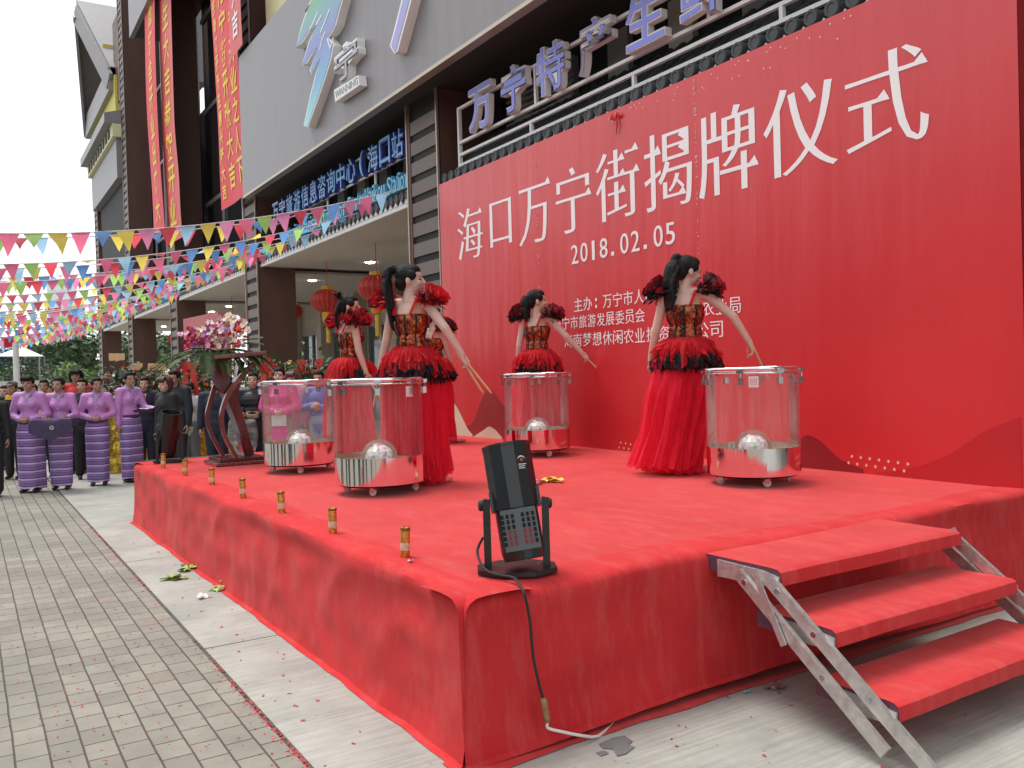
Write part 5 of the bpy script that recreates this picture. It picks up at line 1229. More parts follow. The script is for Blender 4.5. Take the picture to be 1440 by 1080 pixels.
def petals(n, basefn, lens, wid, rs, mb, mi=0, droop=.5):
    for _ in range(n):
        p, d = basefn(rs); p, d = Vector(p), Vector(d).normalized(); L_ = rs.uniform(*lens); w_ = rs.uniform(*wid)
        side = d.cross(Vector((rs.uniform(-1, 1), rs.uniform(-1, 1), rs.uniform(.2, 1)))).normalized(); up = side.cross(d).normalized(); vs = []; ph = rs.uniform(0, 6.28); cv = rs.uniform(-.5, .9)
        for i in range(5):
            t = i/4; c = p+d*L_*t+up*L_*cv*t*t*.5+Vector((0, 0, -droop*L_*t*t)); ww = w_*(.35+.65*math.sin(math.pi*(.15+.75*t)))
            vs += [tuple(c-side*ww+up*.012*math.sin(ph+3*t)), tuple(c+up*.010*math.sin(ph+5*t)), tuple(c+side*ww+up*.012*math.sin(ph+1+4*t))]
        mb.add(vs, [(3*i+j, 3*i+j+1, 3*i+j+4, 3*i+j+3) for i in range(4) for j in range(2)], mi, True)
def skirt_layer(prof, amp, seed, kf, squash=.82, nth=150, nz=36, shift=None):
    th = np.linspace(0, 2*math.pi, nth); t = np.linspace(0, 1, nz); T, TH = np.meshgrid(t, th, indexing='ij'); rs = np.random.RandomState(seed)
    zs, rr = np.array([p[1] for p in prof]), np.array([p[0] for p in prof]); tt = np.linspace(0, 1, len(prof)); Rr = np.interp(T, tt, rr); Z = np.interp(T, tt, zs)
    f = 0
    for q in range(9):
        kq = rs.randint(3, kf+12); f = f+rs.uniform(.3, 1)*(7.0/(kq+4))**.5*np.sin(kq*TH+rs.uniform(0, 6.28)+T*rs.uniform(-4, 4)+.6*np.sin(5*T+rs.uniform(0, 6)))
    a = amp*(T**.7); Rr = Rr*(1+a*f*.35)+.015*rs.normal()*T
    Rr = Rr+.02*T*np.sin(3*TH+rs.uniform(0, 6)); 
    X, Y = Rr*np.cos(TH), Rr*np.sin(TH)*squash
    if shift is not None: X = X+shift[0]*T**1.6; Y = Y+shift[1]*T**1.6
    Z = Z+.012*T*np.sin(kf*.6*TH+rs.uniform(0, 6)); Z = np.maximum(Z, .012)
    return np.stack([X, Y, Z], -1)
def dancer(label, pos, H, face, arms, head, hairstyle, ruffle, seed, hem=.29, shift=None, sticks=None, lacing=False, shoe=None, legs=None, lean=0, fulltulle=3, name=''):
    th = facing(*face); t = thing('person', label, 'dancer', (pos[0], pos[1], ZT), 'drum dancers in red tulle dresses', th)
    L_ = lambda v: to_local(v, th); rs = random.Random(seed)
    aR, aL = (L_(arms[0][0]), L_(arms[0][1])), (L_(arms[1][0]), L_(arms[1][1]))
    hR = (L_(arms[0][2]), L_(arms[0][3])) if len(arms[0]) > 2 else None
    f = Fig(H, True, aR, aL, yaw=head[0], pitch=head[1], tilt=head[2], curlR=.75, curlL=.8, lean=lean, build=.95, handR=hR, legs=legs); k = f.k
    f.body(t, M_SKINP, .0062); f.hair(t, hairstyle)
    # corset
    mb = MB(); ell(mb, f.wai, (.120*k*.95+.008, .09*k*.95+.008, .15*k)); ell(mb, f.che+Vector((0, 0, -.02)), (.142*k*.95+.009, .10*k*.95+.009, .14*k)); capsule(mb, f.pel, f.wai, .135*k, .115*k, .74)
    for x in (-.06, .06): ell(mb, f.che+Vector((x*k, .07*k, -.005)), (.062*k, .057*k, .06*k))
    V, F = fuse(mb, .009, 3); keep = [fc for fc in F if V[list(fc), 2].mean() < f.che.z+.085*k-(.05*k if V[list(fc), 1].mean() < -.03 else 0)]
    cs = mesh_obj('corset', V, keep, M_CORS, t)
    bn = MB()
    for a in np.linspace(0, 2*math.pi, 9)[:-1]+.2:
        pts = []
        for z in np.linspace(f.wai.z-.07*k, f.che.z+.03*k, 9):
            e = math.sqrt(max(.02, 1-((z-f.che.z+.02)/(.2*k))**2)); q = np.interp(z, [f.wai.z, f.che.z], [0, 1]); rx = (.122+.022*q)*k; ry = (.094+.011*q)*k
            sel = V[np.abs(V[:, 2]-z) < .012]; d_ = np.array([math.cos(a), math.sin(a)]); pr = sel[:, :2] @ d_; cr_ = np.abs(sel[:, :2] @ np.array([-d_[1], d_[0]])); ok = (cr_ < .02) & (pr > 0); r_ = pr[ok].max() if ok.any() else .11
            pts.append((d_[0]*(r_+.001), d_[1]*(r_+.001), z))
        bn.tube(pts, .0075, 6, flat=1)
    bn.build('corset_boning', M_BOND, cs, local=True)
    if lacing:
        lc = MB(); zz = np.linspace(f.wai.z-.07*k, f.che.z+.0*k, 9); yb_ = lambda z: V[(np.abs(V[:, 2]-z) < .012) & (np.abs(V[:, 0]) < .02), 1].min()-.006
        for i in range(8):
            for s_ in (-1, 1): lc.tube([(s_*.022, yb_(zz[i]), zz[i]), (-s_*.022, yb_(zz[i+1]), zz[i+1])], .0045, 5)
        for s_ in (-1, 1): lc.tube([(0, yb_(zz[0]), zz[0]), (s_*.03, yb_(zz[0])-.04, zz[0]-.10), (s_*.02, yb_(zz[0])-.10, zz[0]-.25)], .005, 5)
        lc.build('back_lacing', M_BOND, cs, local=True)
    # long tulle skirt: lining and loose net layers
    zt = f.pel.z+.04*k
    prof0 = [(.13, zt), (.165, zt-.10), (.175, zt-.35), (hem*.72, zt-.65), (hem*.74, .02)]
    P0 = skirt_layer(prof0, .12, seed, 17, shift=shift); mb = MB(); mb.grid(P0); lin = mb.build('skirt_lining', M_TULLEI, t, local=True, recalc=False)
    for q in range(fulltulle):
        e = .010+.016*q; prof = [(.14+e*.3, zt), (.175+e, zt-.10), (.19+e*1.3, zt-.35), (hem*.90+e*1.3, zt-.65), (hem*.96+e*1.5, .015+.03*q)]
        mb = MB(); mb.grid(skirt_layer(prof, .20+.07*q, seed+20+q, 22+5*q, shift=(shift[0]*(1+.5*q), shift[1]*(1+.5*q)) if shift else (rs.uniform(-.05, .05), rs.uniform(-.04, .04)))); mb.build('tulle_layer', M_TULLE, t, local=True, recalc=False)
    # peplum
    mR, mBk, mD = ruffle[:3]; mS = ruffle[3] if len(ruffle) > 3 else mR
    def ring(rx, ry, z, out, down, jz=.02):
        def g_(rs_):
            a = rs_.uniform(0, 6.283); return (rx*math.cos(a), ry*math.sin(a), z+rs_.uniform(-jz, jz)), (math.cos(a)*out, math.sin(a)*out, -down+rs_.uniform(-.3, .3))
        return g_
    mb = MB()
    for q in range(4): mb.grid(skirt_layer([(.125*k, f.pel.z+.11*k), (.165*k+.01*q, f.pel.z+.075*k), (.198*k+.010*q, f.pel.z+.02*k), (.218*k+.012*q, f.pel.z-(.045+.024*q)*k)], .30, seed+60+q, 34, .82, 220, 9))
    petals(160, ring(.132*k, .10*k, f.pel.z+.085*k, 1, 1.0, .03), (.10, .17), (.010, .022), rs, mb, 0, .25); petals(60, ring(.15*k, .115*k, f.pel.z+.02*k, 1, 1.2), (.10, .14), (.022, .04), rs, mb, 0, .2); pe = mb.build('peplum', mR, t, local=True, recalc=False)
    mb = MB()
    for q in range(3): mb.grid(skirt_layer([(.20*k, f.pel.z+.0*k), (.222*k+.01*q, f.pel.z-.03*k), (.238*k+.014*q, f.pel.z-(.085+.022*q)*k)], .34, seed+80+q, 40, .82, 240, 7))
    petals(380, ring(.222*k, .185*k, f.pel.z-.05*k, .7, 1.0, .05), (.035, .085), (.004, .012), rs, mb, 0, .3); mb.build('peplum_trim', mBk, pe, local=True, recalc=False)
    # shoulder ruffles
    for sg, sh in ((1, f.shR), (-1, f.shL)):
        def sb(rs_, sh=sh, sg=sg):
            a = rs_.uniform(-2.4, 2.4); u_ = Vector((sg*(.35+.65*abs(math.cos(a*.5))), math.sin(a)*.8, .55+.5*math.cos(a)))
            b_ = Vector((sg*rs_.uniform(-.045, .03), rs_.uniform(-.075, .075), rs_.uniform(.0, .045))); return tuple(sh+b_), tuple(u_+Vector((rs_.uniform(-.4, .4), rs_.uniform(-.4, .4), rs_.uniform(-.5, .3))))
        mb = MB()
        for q in range(9):       # gathered net frills standing up round the shoulder
            aa = np.linspace(-2.6, 2.6, 130); tt = np.linspace(0, 1, 7); T_, A_ = np.meshgrid(tt, aa, indexing='ij'); kf_ = rs.randint(13, 24); p1, p2 = rs.uniform(0, 6), rs.uniform(0, 6)
            Rr = .015+(.10+.035*rs.random())*T_*(1+.16*np.sin(5*A_+p1)); el_ = .15+.95*q/8+.12*np.sin(3*A_+p2)
            fr_ = .030*T_*np.sin(kf_*A_+p2)+.012*T_*np.sin(2.3*kf_*A_+p1); ce, se = np.cos(el_), np.sin(el_)
            hx = sg*(.30+.70*np.abs(np.cos(A_*.5))); hy = np.sin(A_)*.95
            P_ = np.stack([sh.x-sg*.012+(Rr*ce-fr_*se)*hx, sh.y+(Rr*ce-fr_*se)*hy, sh.z+.005+.03*np.sin(q)*.3+Rr*se+fr_*ce], -1)
            mb.grid(P_, 0 if q % 3 else 1)
        petals(110, sb, (.06, .13), (.012, .026), rs, mb, 0, .3); petals(90, sb, (.07, .15), (.008, .018), rs, mb, 1, .3); mb.build('shoulder_ruffle', [mS, mD], t, local=True, recalc=False)
    for s_ in (-1, 1):
        st = MB(); st.tube([(s_*.075, .085, f.che.z+.06), (s_*.10, .04, f.shR.z+.05), (s_*.10, -.06, f.shR.z+.02), (s_*.07, -.10, f.che.z+.03)], .016, 6, flat=.5); st.build('shoulder_strap', M_RUFR, t, local=True)
    if shoe:
        for px, py in shoe:
            sx_, sy_, sr = px, py, 0; mb = MB(); capsule(mb, (px-.03, py-.05, .05), (px, py+.03, .03), .026, .028); capsule(mb, (px, py+.03, .028), (px+.01, py+.13, .022), .03, .018); capsule(mb, (px-.04, py-.085, .012), (px-.035, py-.07, .06), .008, .02)
            V2, F2 = fuse(mb, .007, 2); V2[:, 2] = np.maximum(V2[:, 2], .002); mesh_obj('shoe', V2, F2, M_SILV, t)
    # drumsticks in the hands
    bpy.context.view_layer.update(); Mw = Matrix.Translation((pos[0], pos[1], ZT)) @ Matrix.Rotation(th, 4, 'Z')
    for side, dr, Ls, lab, off_ in (sticks or []):
        wr = f.wrR if side == 'R' else f.wrL; el = f.elR if side == 'R' else f.elL
        hd_ = Vector(hR[0]).normalized() if (side == 'R' and hR) else (wr-el).normalized()
        gp = Mw @ (wr+hd_*.075*k); d = (CRh*dr[0]+Vector((0, 0, dr[1]))+CFh*dr[2]).normalized(); gp = gp+CRh*off_
        so_ = tag(MB().tube([tuple(gp-d*.10), tuple(gp-d*.095), tuple(gp), tuple(gp+d*(Ls-.14)), tuple(gp+d*(Ls-.115)), tuple(gp+d*(Ls-.10))], [.007, .0105, .0105, .009, .0085, .004], 10).build('drumstick', M_STICKW), lab, 'drumstick', 'wooden drumsticks in the dancers\' hands')
    return t
RB = (M_RUFR, M_RUFB, M_RUFD); RD = (M_RUFR, M_RUFB, M_RUFB, tulle_mat('dark red ruffle net', (.30, .010, .022), .6, 1.0))
def ground_px(px, depth): 
    p = at(px, 545, depth); return (p[0], p[1])
dancer('dancer with a high black ponytail and bright red shoulder ruffles, right arm stretched down', ground_px(580, 6.5), 1.65, (.86, .5), (((.52, -.72, -.45), (.50, -.84, .05)), ((-.22, -.95, .05), (-.25, -.93, .2))), (-1.0, .02, 0), 'ponytail', RB, 11, hem=.215,
       sticks=[('R', (.60, -.80, .1), .38, 'drumstick held low in the right hand of the dancer with the high ponytail', 0), ('R', (.50, -.86, .15), .36, 'second drumstick beside the first in the ponytail dancer\'s right hand', -.022), ('L', (-.25, -.9, .35), .34, 'wooden drumstick in the lowered left hand of the dancer with the high ponytail', 0)], shoe=[(.19, .05)])
dancer('dancer with long loose black hair and laced corset reaching to the rightmost drum', ground_px(966, 6.68), 1.68, (.88, .42), (((.70, -.66, -.22), (.52, -.84, .05), (.30, -.9, .1), (-.9, -.3, .2)), ((-.25, -.95, .1), (-.15, -.95, .25))), (-.85, -.16, 0), 'half', RD, 23, hem=.20, shift=(-.09, -.06), lacing=True,
       sticks=[('R', (.45, -.85, .25), .36, 'wooden drumstick dipping behind the rim of the rightmost drum', .02)])
dancer('dancer with half tied black hair and dark shoulder ruffles near the printed hills', ground_px(757, 9.12), 1.68, (.80, .58), (((.60, -.70, -.2), (.66, -.72, .1)), ((-.2, -.96, .0), (-.1, -.96, .2))), (-.75, .0, 0), 'short_half', RD, 31, hem=.23,
       sticks=[('R', (.66, -.72, .1), .40, 'wooden drumstick held out to the right by the dancer near the printed hills', 0), ('L', (-.2, -.92, .2), .36, 'wooden drumstick in the lowered left hand of the dancer near the printed hills', 0)])
dancer('dancer with messy upswept black hair and open back behind the two left drums', ground_px(493, 8.45), 1.62, (.55, .84), (((.16, -.97, -.15), (.28, -.95, .0)), ((-.1, -.9, .4), (-.0, -.8, .6))), (-.45, -.03, 0), 'messy', RB, 47, hem=.24,
       sticks=[('R', (.50, -.80, .2), .38, 'wooden drumstick in the right hand of the dancer with messy upswept hair', 0)])
dancer('dancer almost hidden behind the ponytail dancer, one silver shoe showing', ground_px(612, 10.3), 1.62, (.75, .66), (((.2, -.9, .3), (.2, -.9, .3)), ((-.2, -.95, 0), (-.1, -.96, .2))), (-.5, 0, 0), 'ponytail', RD, 59, hem=.21, fulltulle=2, shoe=[(.23, .10)])
# ================================================================ SPECTATORS
def cloth(name, c, r=.75, **k): return pm(name, c, r, var=k.pop('var', .12), vscale=k.pop('vscale', 9), **k)
C = dict(blouse=cloth('orchid blouse', (.56, .25, .59), .6, bump=.2, bscale=30), collar=pm('patterned collar', (.33, .27, .42), .6, var=.6, vscale=70), belt=cloth('plum belt', (.13, .02, .13)), black=cloth('black wool', (.014, .014, .017)), navy=cloth('navy cloth', (.018, .022, .045)), suit=cloth('dark suit', (.022, .024, .032)),
         red=cloth('red jacket', (.55, .04, .045)), orange=cloth('orange shirt', (.62, .17, .05)), yellow=cloth('yellow shirt', (.66, .42, .03)), white=cloth('white coat', (.62, .62, .62)), hot=cloth('hot pink coat', (.72, .09, .30)), pale=cloth('pale pink puffer', (.70, .28, .38), bump=.5, bscale=16), blue=cloth('blue jacket', (.12, .17, .45)), jeans=cloth('faded jeans', (.26, .32, .42)), grey=cloth('grey cloth', (.20, .20, .21)), olive=cloth('olive top', (.13, .12, .07)), tan=cloth('tan trousers', (.36, .27, .22)), shoe=pm('black shoe', (.012, .012, .013), .35), cap=cloth('grey cap', (.12, .11, .12)))
def stripe_mat():
    m, t, b, N, L = tex_mat('woven striped skirt')
    tc = N('ShaderNodeTexCoord'); sp = N('ShaderNodeSeparateXYZ'); L(tc.outputs['Object'], sp.inputs[0])
    n = N('ShaderNodeTexNoise'); n.inputs['Scale'].default_value = 7; L(tc.outputs['Object'], n.inputs['Vector'])
    ad = N('ShaderNodeMath'); ad.operation = 'MULTIPLY_ADD'; ad.inputs[1].default_value = .02; L(n.outputs['Fac'], ad.inputs[0]); L(sp.outputs['Z'], ad.inputs[2])
    dv = N('ShaderNodeMath'); dv.operation = 'DIVIDE'; dv.inputs[1].default_value = .108; L(ad.outputs[0], dv.inputs[0]); fr = N('ShaderNodeMath'); fr.operation = 'FRACT'; L(dv.outputs[0], fr.inputs[0])
    cr = N('ShaderNodeValToRGB'); cr.color_ramp.interpolation = 'CONSTANT'; e = cr.color_ramp.elements; e[0].position = 0; e[0].color = (.24, .15, .40, 1); e[1].position = .30; e[1].color = (.10, .05, .19, 1)
    for p_, c_ in ((.36, (.30, .19, .47, 1)), (.60, (.09, .045, .17, 1)), (.66, (.66, .47, .73, 1)), (.86, (.13, .06, .24, 1))):
        x = e.new(p_); x.color = c_
    L(fr.outputs[0], cr.inputs['Fac'])
    n2 = N('ShaderNodeTexNoise'); n2.inputs['Scale'].default_value = 60; L(tc.outputs['Object'], n2.inputs['Vector']); mu = N('ShaderNodeMixRGB'); mu.blend_type = 'OVERLAY'; mu.inputs['Fac'].default_value = .35; L(cr.outputs['Color'], mu.inputs['Color1']); L(n2.outputs['Color'], mu.inputs['Color2'])
    L(mu.outputs[0], b.inputs['Base Color']); b.inputs['Roughness'].default_value = .7; return m
M_STRIPE = stripe_mat()
CLASP = (((.30, -.05, -.95), (-.66, .62, -.25)), ((-.30, -.05, -.95), (.66, .62, -.25)))
HOLD = (((.22, .05, -.97), (-.25, .93, -.12)), ((-.22, .05, -.97), (.25, .93, -.12)))
DOWN = (((.14, 0, -.99), (.05, .15, -.98)), ((-.14, 0, -.99), (-.05, .15, -.98)))
CROSS = (((.28, .1, -.95), (-.80, .50, .22)), ((-.28, .1, -.95), (.80, .55, .12)))
def person(label, px, top, depth, face, top_m, leg_m, arms=DOWN, fem=False, hair='short', hair_m=None, skin=None, head=(0, 0, 0), group='spectators', build=1.0, jacket=.018, zlow=.80, extra=None, shoes=True, skirt=False, H=None, garment='jacket', z0=0.004):
    p = at(px, 545, depth); H = H or float(at(px, top, depth)[2])-z0-.012
    th = facing(*face); t = thing('person', label, 'person', (p[0], p[1], z0), group, th)
    f = Fig(H, fem, arms[0], arms[1], yaw=head[0], pitch=head[1], tilt=head[2], build=build, curlR=.45, curlL=.45)
    f.body(t, skin or M_SKIN, .0085 if depth < 13 else .011); f.hair(t, hair, hair_m, .011)
    f.garment(t, garment, top_m, jacket, zlow, voxel=.012)
    if skirt:
        k = f.k; prof = [(.150, .985), (.172, .88), (.172, .70), (.165, .40), (.16, .06)]; P = skirt_layer([(a*k, b*k) for a, b in prof], .03, int(px), 5, .80, 60, 40)
        P[..., 2] = np.where(P[..., 2] < .05, .05, P[..., 2]); MB().grid(P).build('wrap_skirt', M_STRIPE, t, local=True, recalc=False)
    elif leg_m is not None: f.trousers(t, leg_m)
    if shoes: f.shoes(t, C['shoe'])
    if extra: extra(t, f)
    return t, f
def pink_extra(t, f):
    k = f.k; mb = MB(); mb.lathe([(.146*k, .955*k), (.150*k, .96*k), (.149*k, 1.01*k), (.143*k, 1.015*k)], 40); 
    for i, v in enumerate(mb.v): mb.v[i] = (v[0]*1.0, v[1]*.83, v[2])
    mb.build('belt', C['belt'], t, local=True)
    mb = MB(); n = f.nec
    for s_ in (-1, 1):
        mb.tube([(s_*.01, n.y+.085*k, n.z-.075*k), (s_*.05*k, n.y+.07*k, n.z-.015*k), (s_*.068*k, n.y+.01, n.z+.012*k), (s_*.04*k, n.y-.055*k, n.z+.02*k)], [.022, .026, .024, .020], 8, flat=.6)
        mb.tube([(s_*.008, n.y+.10*k, n.z-.08*k), (s_*.035*k, n.y+.115*k, n.z-.13*k)], [.02, .008], 7, flat=.5)
    mb.build('collar', C['collar'], t, local=True)
    mb = MB()
    for j in range(5): ell(mb, (0, f.che.y+.133*k-.004*abs(j-1)*j, f.che.z+.06*k-.055*j*k), (.007, .006, .007), n=8)
    mb.build('buttons', C['white'], t, local=True)
    for el, wr in ((f.elR, f.wrR), (f.elL, f.wrL)):
        mb = MB(); d = (wr-el).normalized(); capsule(mb, wr-d*.045, wr-d*.012, .039*k, .040*k); mb.build('cuff', C['collar'], t, local=True)
G4 = 'women in orchid blouses and striped skirts'
PK = dict(fem=True, group=G4, extra=pink_extra, skirt=True, garment='blouse', jacket=.013, zlow=.88, skin=M_SKIN2)
person('woman in orchid blouse and striped skirt at the left end of the row, hands clasped', 40, 526, 11.85, (-1, .12), C['blouse'], None, CLASP, hair='fringe', head=(.05, 0, 0), **PK)
t2, f2 = person('woman in orchid blouse holding a tray draped with dark purple cloth', 83, 528.5, 12.05, (-1, .25), C['blouse'], None, HOLD, hair='bun', head=(-.25, 0, 0), **PK)
person('woman in orchid blouse with clasped hands turning her face right', 135, 529, 12.4, (-.95, .35), C['blouse'], None, CLASP, hair='bun', head=(.45, 0, 0), **PK)
t4, f4 = person('woman in orchid blouse seen from the side, offering a flat tray', 181, 521, 12.7, (-.45, .9), C['blouse'], None, (((.12, -.05, -.99), (.06, .06, -.99)), ((-.18, .3, -.93), (-.05, .97, -.10))), hair='updo', head=(-.15, 0, 0), **PK)
# trays
def tray(label, c, rot, cloth_m, drape, items=None):
    t = thing('tray', label, 'tray', c, None, rot)
    b = MB().box((-.25, -.16, 0), (.25, .16, .012)).box((-.25, -.16, .0121), (.25, -.15, .035)).box((-.25, .15, .0121), (.25, .16, .035)).box((-.25, -.1499, .0121), (-.24, .1499, .035)).box((.24, -.1499, .0121), (.25, .1499, .035))
    b.build('tray_board', pm('dark lacquer', (.05, .02, .04), .3), t, local=True)
    if drape:
        U, Vv = np.meshgrid(np.linspace(-.33, .33, 34), np.linspace(-.26, .26, 30), indexing='ij'); d = np.maximum(np.maximum(np.abs(U)-.25, 0), np.maximum(np.abs(Vv)-.165, 0))
        Z = .045-d*1.5-np.where(Vv > .165, (.33-np.abs(U))*.45*((Vv-.165)/.095), 0)+.006*fnoise(np.stack([U, Vv], -1), 5, 3, 20); X = np.clip(U, -.265, .265); Y = np.clip(Vv, -.175, .18)
        cl = MB().grid(np.stack([X, Y, Z], -1)).build('drape', cloth_m, t, local=True, recalc=False)
        e = MB()
        for r0, r1 in ((.028, .022), (.016, .011)):
            for k in range(20):
                a, b_ = 2*math.pi*k/20, 2*math.pi*(k+1)/20; e.add([(-.02+r*math.cos(q), .192, -.07+r*math.sin(q)) for q, r in ((a, r0), (b_, r0), (b_, r1), (a, r1))], [(0, 1, 2, 3)])
        e.build('round_motif', C['white'], cl, local=True)
    else:
        U, Vv = np.meshgrid(np.linspace(-.24, .24, 26), np.linspace(-.15, .15, 18), indexing='ij')
        MB().grid(np.stack([U, Vv, .042+.022*np.abs(fnoise(np.stack([U, Vv], -1), 8, 4, 24))], -1)).build('folded_cloth', cloth_m, t, local=True, recalc=False)
    return t
def infront(t, f, fwd, z, side=0):
    th = t.rotation_euler.z; d = Matrix.Rotation(th, 3, 'Z') @ Vector((side, fwd, 0)); return (t.location.x+d.x, t.location.y+d.y, z)
tray('tray covered by a dark purple cloth with a round white motif', infront(t2, f2, .34, 1.02*f2.k), t2.rotation_euler.z, pm('dark purple cloth', (.055, .035, .09), .7, var=.3, vscale=25), True)
tray('flat tray with folded lilac and white cloth held out towards the woman in black', infront(t4, f4, .40, 1.03*f4.k+.03, -.10), t4.rotation_euler.z+.2, pm('lilac white cloth', (.42, .38, .52), .7, var=.8, vscale=22), False)
SP = person
SP('person in black at the left edge of the picture, partly cut off', -16, 541, 11.5, (-.9, .4), C['black'], C['black'], hair='short', skin=M_SKIN2, head=(-.3, 0, 0))
def cap_extra(t, f):
    mb = MB(); E = f.HM.to_3x3().normalized(); ell(mb, f.hp(0, .0, .215), (.088*f.k, .10*f.k, .060*f.k), E); capsule(mb, f.hp(0, .07, .20), f.hp(0, .13, .195), .055*f.k, .05*f.k, .2, (0, 0, 1)); V, F = fuse(mb, .01, 2); mesh_obj('cap', V, F, C['cap'], t)
def scarf_extra(t, f):
    cap_extra(t, f); mb = MB(); mb.lathe([(.075, f.nec.z-.06), (.105, f.nec.z-.05), (.10, f.nec.z+.01), (.07, f.nec.z+.02)], 20); mb.build('scarf', C['yellow'], t, local=True)
SP('man in grey peaked cap with yellow scarf behind the first orchid blouse', 17, 535, 13.6, (-1, .1), C['black'], C['black'], skin=M_SKIN2, extra=scarf_extra)
SP('man in yellow shirt looking out between the first two orchid blouses', 62, 532, 13.7, (-1, .3), C['yellow'], C['navy'], skin=M_SKIN2)
SP('tall person with bushy black hair and red jacket behind the orchid blouses', 108, 517, 14.2, (-1, .2), C['red'], C['black'], hair='bob', skin=M_SKIN2)
SP('person in dark suit and white collar between the second and third orchid blouses', 116, 531, 13.3, (-.9, .5), C['suit'], C['black'], skin=M_SKIN, head=(-.4, 0, 0))
def tie_extra(t, f):
    mb = MB(); y = f.che.y+.128*f.k; mb.add([(-.035, y, f.nec.z-.02), (.035, y, f.nec.z-.02), (0, y+.008, f.che.z-.03)], [(0, 1, 2)]); mb.build('shirt_front', C['white'], t, local=True)
    mb = MB().add([(-.012, y+.01, f.nec.z-.03), (.012, y+.01, f.nec.z-.03), (.02, y+.016, f.che.z-.06), (0, y+.016, f.che.z-.10), (-.02, y+.016, f.che.z-.06)], [(0, 1, 2, 3, 4)]); mb.build('tie', C['red'], t, local=True)
SP('man in navy suit with red tie just behind the woman offering the tray', 203, 529, 13.5, (-.9, .3), C['navy'], C['navy'], skin=M_SKIN, extra=tie_extra)
SP('woman in black jacket with dark red hair looking left beyond the far stage light', 233, 527, 11.3, (-.75, -.6), C['black'], C['black'], fem=True, hair='bob', hair_m=M_HAIRR, skin=M_SKINP, head=(.35, 0, 0), build=1.12)
SP('man in dark suit directly behind the woman in the black jacket', 247, 519, 12.5, (-.9, -.35), C['suit'], C['suit'], skin=M_SKIN2, head=(.1, -.1, 0), build=1.08, extra=tie_extra)
SP('person in white coat between the dark suit and the red ribbons', 266, 537, 13.2, (-1, 0), C['white'], C['grey'], fem=True, hair='updo', skin=M_SKIN)
SP('person in navy jacket standing behind the lectern', 303, 528, 12.3, (-1, .2), C['navy'], C['navy'], skin=M_SKIN, build=1.1)
def zip_extra(t, f):
    mb = MB().box((-.006, f.che.y+.125*f.k, .82*f.k), (.006, f.che.y+.140*f.k, 1.36*f.k)); mb.build('zip', C['grey'], t, local=True)
SP('balding man in black quilted jacket right of the lectern', 356, 522, 12.0, (-1, .15), pm('quilted black', (.016, .017, .020), .5, var=.2, bump=.8, bscale=14, stretch=(.2, .2, 2)), C['black'], CLASP, skin=M_SKIN, build=1.08, jacket=.03)
SP('small child in grey, black and yellow jacket before the quilted jacket man', 339, 574, 11.7, (-1, .1), pm('child jacket', (.17, .17, .16), .7, var=.9, vscale=9, stretch=(.3, .3, 1.6)), C['tan'], skin=M_SKIN, build=1.3)
def dress_extra(t, f):
    k = f.k; y = f.che.y
    MB().box((-.10*k, y+.122*k, .84*k), (.10*k, y+.15*k, 1.06*k)).build('white_bag', C['white'], t, local=True)
SP('young woman in long hot pink coat with dark hair pinned up', 393, 515, 11.8, (-1, .1), C['hot'], C['tan'], CLASP, fem=True, hair='bun', skin=M_SKINP, zlow=.52, jacket=.03, extra=dress_extra, garment='long_coat', shoes=False)
SP('person with brown fringe in pale pink quilted jacket beside the hot pink coat', 411, 520, 12.3, (-1, -.1), C['pale'], C['jeans'], fem=True, hair='bob', hair_m=M_HAIRB, skin=M_SKIN, jacket=.035)
SP('boy in blue jacket with folded arms seen past the leftmost drum', 449, 520, 12.0, (-1, -.15), C['blue'], C['jeans'], CROSS, hair='short', skin=M_SKIN2)
for lab, px, top, dp, m in (('person in red top in the back row behind the first orchid blouse', 47, 539, 16.2, 'red'), ('person in orange shirt in the back row between orchid blouses', 70, 541, 17.0, 'orange'), ('person in red in the back row near the flower stands', 152, 540, 15.6, 'red'), ('person in dark clothes at the far left of the back row', 6, 541, 15.2, 'navy'), ('person in orange in the back row left of the brown column', 165, 541, 16.5, 'orange'), ('person in grey in the back row at the far left', 28, 543, 18.5, 'grey'), ('dark haired person in olive top half hidden beside the flower stand', 290, 541, 14.8, 'olive'), ('person in black in the back row behind the trays', 128, 541, 16.0, 'black')):
    SP(lab, px, top, dp, (-1, random.uniform(-.3, .3)), C[m], C['navy'], skin=random.choice((M_SKIN, M_SKIN2)), head=(random.uniform(-.4, .4), 0, 0))
# people watching from the paving in front of the stage: they show as dark shapes in the steel drum bases
aud = None
for i, (x, y, h_) in enumerate(((-9.3, -1.3, 1.0), (-8.3, -.9, .97), (-7.4, -1.6, 1.03), (-6.5, -1.0, 1.0), (-5.6, -1.5, .98), (-4.7, -1.0, 1.04), (-3.7, -1.6, 1.0), (-2.6, -2.2, 1.02), (-1.2, -1.9, .97))):
    if aud is None:
        aud, _f = SP('person in dark clothes watching from in front of the stage, outside the picture', -400, 520, 9, (.3, 1), C['black'], C['navy'], H=1.68, group='people watching in front of the stage')
        o = aud
    else: o = copy_tree(aud)
    o.location = (x, y, .004); o.scale = (h_*1.05, h_*1.05, h_); o.rotation_euler.z = math.atan2(-(-6-x)*.4, 3.5-y)
